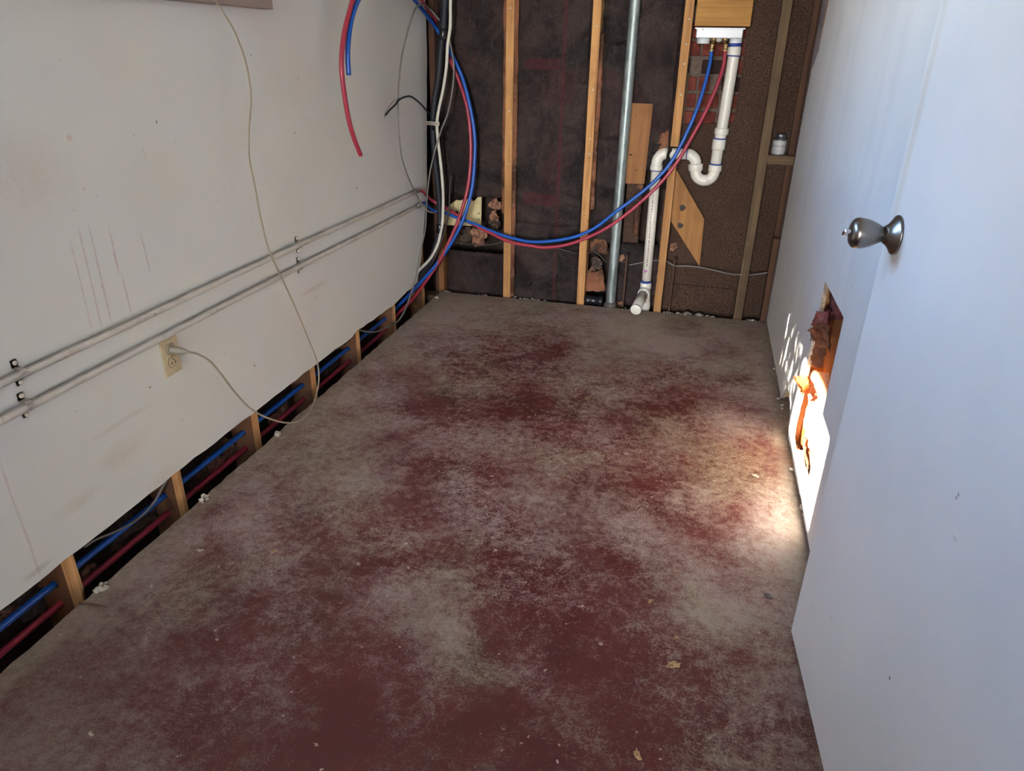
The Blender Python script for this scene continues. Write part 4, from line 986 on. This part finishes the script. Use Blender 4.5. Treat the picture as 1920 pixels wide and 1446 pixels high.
# arm: up, over to the left, and down
e1 = dp(1304.5, 308); ea = dp(1298, 288.5); eb = dp(1238.5, 288)
zA = (ea.z + eb.z) / 2
rr_ = .045
xr_ = e1.x; arm = [e1]
arm += [Vector((xr_ - rr_ + rr_ * math.cos(a), DY, zA - rr_ + rr_ * math.sin(a))) for a in [math.pi / 2 * i / 6 for i in range(7)]]
xl2 = dp(1231, 312).x
arm2 = [Vector((xl2 + rr_ - rr_ * math.sin(a), DY, zA - rr_ + rr_ * math.cos(a))) for a in [math.pi / 2 * i / 6 for i in range(7)]]
bm = bmesh.new(); tube(bm, arm, .0265, 20); obj('elbow', bm, M['pvc'], de, True)
bm = bmesh.new(); tube(bm, arm2 + [Vector((xl2, DY, zA - rr_ - .03))], .0275, 20); obj('elbow', bm, M['pvc'], de, True)
seg('trap_arm', [arm[-1] + Vector((.004, 0, 0)), arm2[0] - Vector((.004, 0, 0))], R1)
for x in (arm[-1].x - .004, arm2[0].x + .006): ring(Vector((x, DY, zA)), Vector((x + .004, DY, zA)), .0282)
hub('coupling', Vector((xl2, DY, zA - rr_ - .012)), Vector((xl2, DY, zA - rr_ - .036)), .0300)
ring(Vector((xl2, DY, zA - rr_ - .0365)), Vector((xl2, DY, zA - rr_ - .040)), .0268)
dn = dp(1212, 525.6)
ps = [Vector((xl2, DY, zA - rr_ - .03)), dn]
dpipe = seg('down_pipe', ps, .0240)
# brown lettering-like print line down the pipe
dv = (ps[1] - ps[0]); Ld = dv.length; rp = random.Random(8)
bm = bmesh.new(); t = .22
while t < .86:
    h = rp.uniform(.006, .013); c = ps[0] + dv * t
    ang = -.10; px_ = c.x + .0243 * math.sin(ang); py_ = c.y - .0243 * math.cos(ang)
    box(bm, (px_ - .0022, py_ - .0004, c.z - h / 2), (px_ + .0022, py_ + .0012, c.z + h / 2)); t += (h + rp.uniform(.003, .006)) / Ld
pr_ = obj('printed_line', bm, M['print'], de); pr_['kind'] = 'stuff'
bm = bmesh.new(); c = dp(1211.5, 509, DY - .0235)
lump(bm, (c.x, c.y + .0016, c.z), (.012, .0022, .010), 3, .4, 2); obj('primer_stain', bm, M['purple'], de)['label'] = 'purple primer splash'
ring(dp(1211.6, 526.5), dp(1211.3, 530), .0278)
hub('coupling', dp(1211.3, 529.5), dp(1210.6, 540), .0292)
ta = dp(1210.6, 540); tz = Vector((ta.x + .004, DY, -.02))
seg('tee_body', [ta, Vector((ta.x + .002, DY, .06)), tz], .0272)
hub('coupling', Vector((ta.x + .003, DY, .035)), Vector((ta.x + .0035, DY, .0)), .0300)
st0 = Vector((ta.x - .001, DY, .096))
se = at_y(1192, 581, -.16)
dirs = (se - st0)
bm = bmesh.new(); lathe(bm, [(.0272, .0), (.0300, .012), (.0305, .020), (.0305, .048), (.029, .050), (.025, .050)], st0, dirs, 24); obj('tee_branch', bm, M['pvc'], de, True)
tcl = bmesh.new(); lathe(tcl, [(.0255, .045), (.0255, dirs.length - .004)], st0, dirs, 24); obj('cleanout_stub', tcl, M['pvc_grey'], de, True)
bm = bmesh.new(); lathe(bm, [(.0262, dirs.length - .010), (.0275, dirs.length - .008), (.0275, dirs.length + .001), (.026, dirs.length + .003), (0, dirs.length + .0035)], st0, dirs, 24); obj('stub_cap', bm, M['pvc'], de, True)

# --- can on the block shelf
cpx = at_y(1458.5, 288, .045)
ca = empty('can', (cpx.x, .045, SHZ)); tag(ca, 'small white-labelled can standing on the wooden block between the right studs', 'can')
def can_part(name, prof, mat):
    bm = bmesh.new(); lathe(bm, prof, (0, 0, 0), (0, 0, 1), 24)
    o = obj(name, bm, M[mat], None, True); o.parent = ca; return o
can_part('can_body', [(.030, .001), (.0312, .001), (.0312, .004), (.0302, .005), (.0302, .066), (.0312, .067), (.0312, .070), (.028, .072), (.020, .076), (.020, .079)], 'steel')
can_part('can_label', [(.0304, .0058), (.0306, .006), (.0306, .064), (.0304, .0645)], 'can_label')
can_part('can_lid', [(.0215, .0785), (.0225, .079), (.0225, .090), (.021, .0915), (0, .092)], 'steel')

# --- door standing open against the right wall
DW, DH, DT = .86, 2.03, .035
Md = Matrix(((DD.x, -DN.x, 0, D0.x), (DD.y, -DN.y, 0, D0.y), (0, 0, 1, D0.z), (0, 0, 0, 1)))
bm = bmesh.new(); box(bm, (0, 0, 0), (DW, DT, DH), .0012, Md)
do = obj('door_1', bm, M['door']); tag(do, 'flat white door folded open against the right wall', kind='structure')
kc = D0 + DD * .058; kc.z = .952
bm = bmesh.new(); lathe(bm, [(.0, .0005), (.0330, .0005), (.0335, .0025), (.0325, .0045), (.030, .006), (.026, .0085), (.021, .0125), (.017, .0165), (.0155, .020), (.0, .020)], kc, DN, 40)
kb = obj('door_knob', bm, M['nickel'], do, True); kb['label'] = 'brushed nickel door knob with turn button'
bm = bmesh.new(); lathe(bm, [(.0, .0195), (.0120, .0195), (.0115, .0230), (.0128, .0235), (.0142, .0265), (.0180, .033), (.0222, .042), (.0250, .051), (.0262, .058), (.0264, .063), (.0255, .0675), (.0232, .0710), (.0190, .0738), (.0130, .0750), (.0, .0752)], kc, DN, 40)
obj('knob_grip', bm, M['nickel'], kb, True)
bm = bmesh.new(); lathe(bm, [(.0128, .0203), (.0128, .0222)], kc, DN, 24); obj('neck_ring', bm, M['slot'], kb, True)
bm = bmesh.new(); box(bm, (-.0095, -.0034, 0), (.0095, .0034, .011), .0012, Matrix.Translation(kc + DN * .075) @ DN.to_track_quat('Z', 'Y').to_matrix().to_4x4() @ Matrix.Rotation(.5, 4, 'Z'))
lathe(bm, [(.006, .0745), (.006, .0765), (.0, .077)], kc, DN, 14); obj('turn_button', bm, M['chrome'], kb)
for z in (.25, 1.0, 1.78):
    bm = bmesh.new(); c = D0 + DD * (DW + .006) - DN * .004; lathe(bm, [(.0, -.045), (.006, -.045), (.006, .045), (0, .045)], (c.x, c.y, z), (0, 0, 1), 12)
    q = D0 + DD * DW; box(bm, (q.x - .004, q.y - .020, z - .04), (q.x + .001 + .0, q.y - .0005, z + .04))
    obj('hinge', bm, M['nickel'], do)

# --- litter on the floor
def chip(u, v, s, seed, mat, label, name='wood_chip', cat='debris', flat=.25, rot=0):
    p = at_z(u, v, 0); bm = bmesh.new()
    lump(bm, (0, 0, 0), (s, s * .55, s * flat), seed, 1.0, 3)
    zmin = min(q.co.z for q in bm.verts)
    bmesh.ops.rotate(bm, verts=bm.verts, cent=(0, 0, 0), matrix=Matrix.Rotation(rot, 3, 'Z'))
    for q in bm.verts: q.co += Vector((p.x, p.y, -zmin + .0002))
    return tag(obj(name, bm, M[mat]), label, cat, 'litter on the floor')
chip(1262, 1250, .014, 3, 'chip', 'largest pale wood splinter on the floor left of the door foot', rot=.3)
chip(1219, 1129, .0075, 5, 'chip', 'small tan flake on the floor above the largest splinter', 'flake', rot=1.0)
chip(1195, 1417, .010, 8, 'chip', 'tan flake lying at the bottom edge of the picture', 'flake', flat=.12, rot=1.9)
chip(1440, 1118, .009, 11, 'concrete', 'grey oval flake on the floor just left of the door edge', 'flake', flat=.15, rot=-.5)
chip(1267, 1197, .005, 12, 'chip', 'tiny tan crumb between the large splinter and the small flake', 'crumb', rot=.5)
chip(513, 1035, .008, 13, 'chip', 'pale scrap stuck on the floor at left, near the tube channel', 'flake', flat=.1, rot=1.2)
chip(375, 1033, .008, 15, 'plaster', 'greyish plaster flake on the floor beside the channel edge', 'flake', flat=.1, rot=.2)
chip(1415, 893, .010, 17, 'plaster', 'white plaster flake in the bright patch by the right wall', 'flake', flat=.2, rot=-.3)
chip(1130, 856, .006, 18, 'chip', 'tan crumb in the middle of the floor', 'crumb', rot=.2)
a = at_z(148, 1133, .002); b = at_z(197, 1138, .002)
tube_thing('stick', [a + Vector((0, 0, .002)), a * .5 + b * .5 + Vector((0, 0, .003)), b], .0022, M['rust'], 'thin dark twig at the channel edge in the left foreground', 'stick', None, 0, 6, 4)
crumbs('plaster_rubble', [((XS + .010, y, .001), 9, (.010, .022, .002), .010) for y in (SY0 - 4 * .406 - .02, SY0 - 5 * .406 - .02)] + [((XS + .008, SY0 - 3 * .406 - .02, .001), 5, (.008, .015, .002), .008), ((XS + .01, -.13, .001), 4, (.010, .015, .002), .009)], M['plaster'], fl, 14)
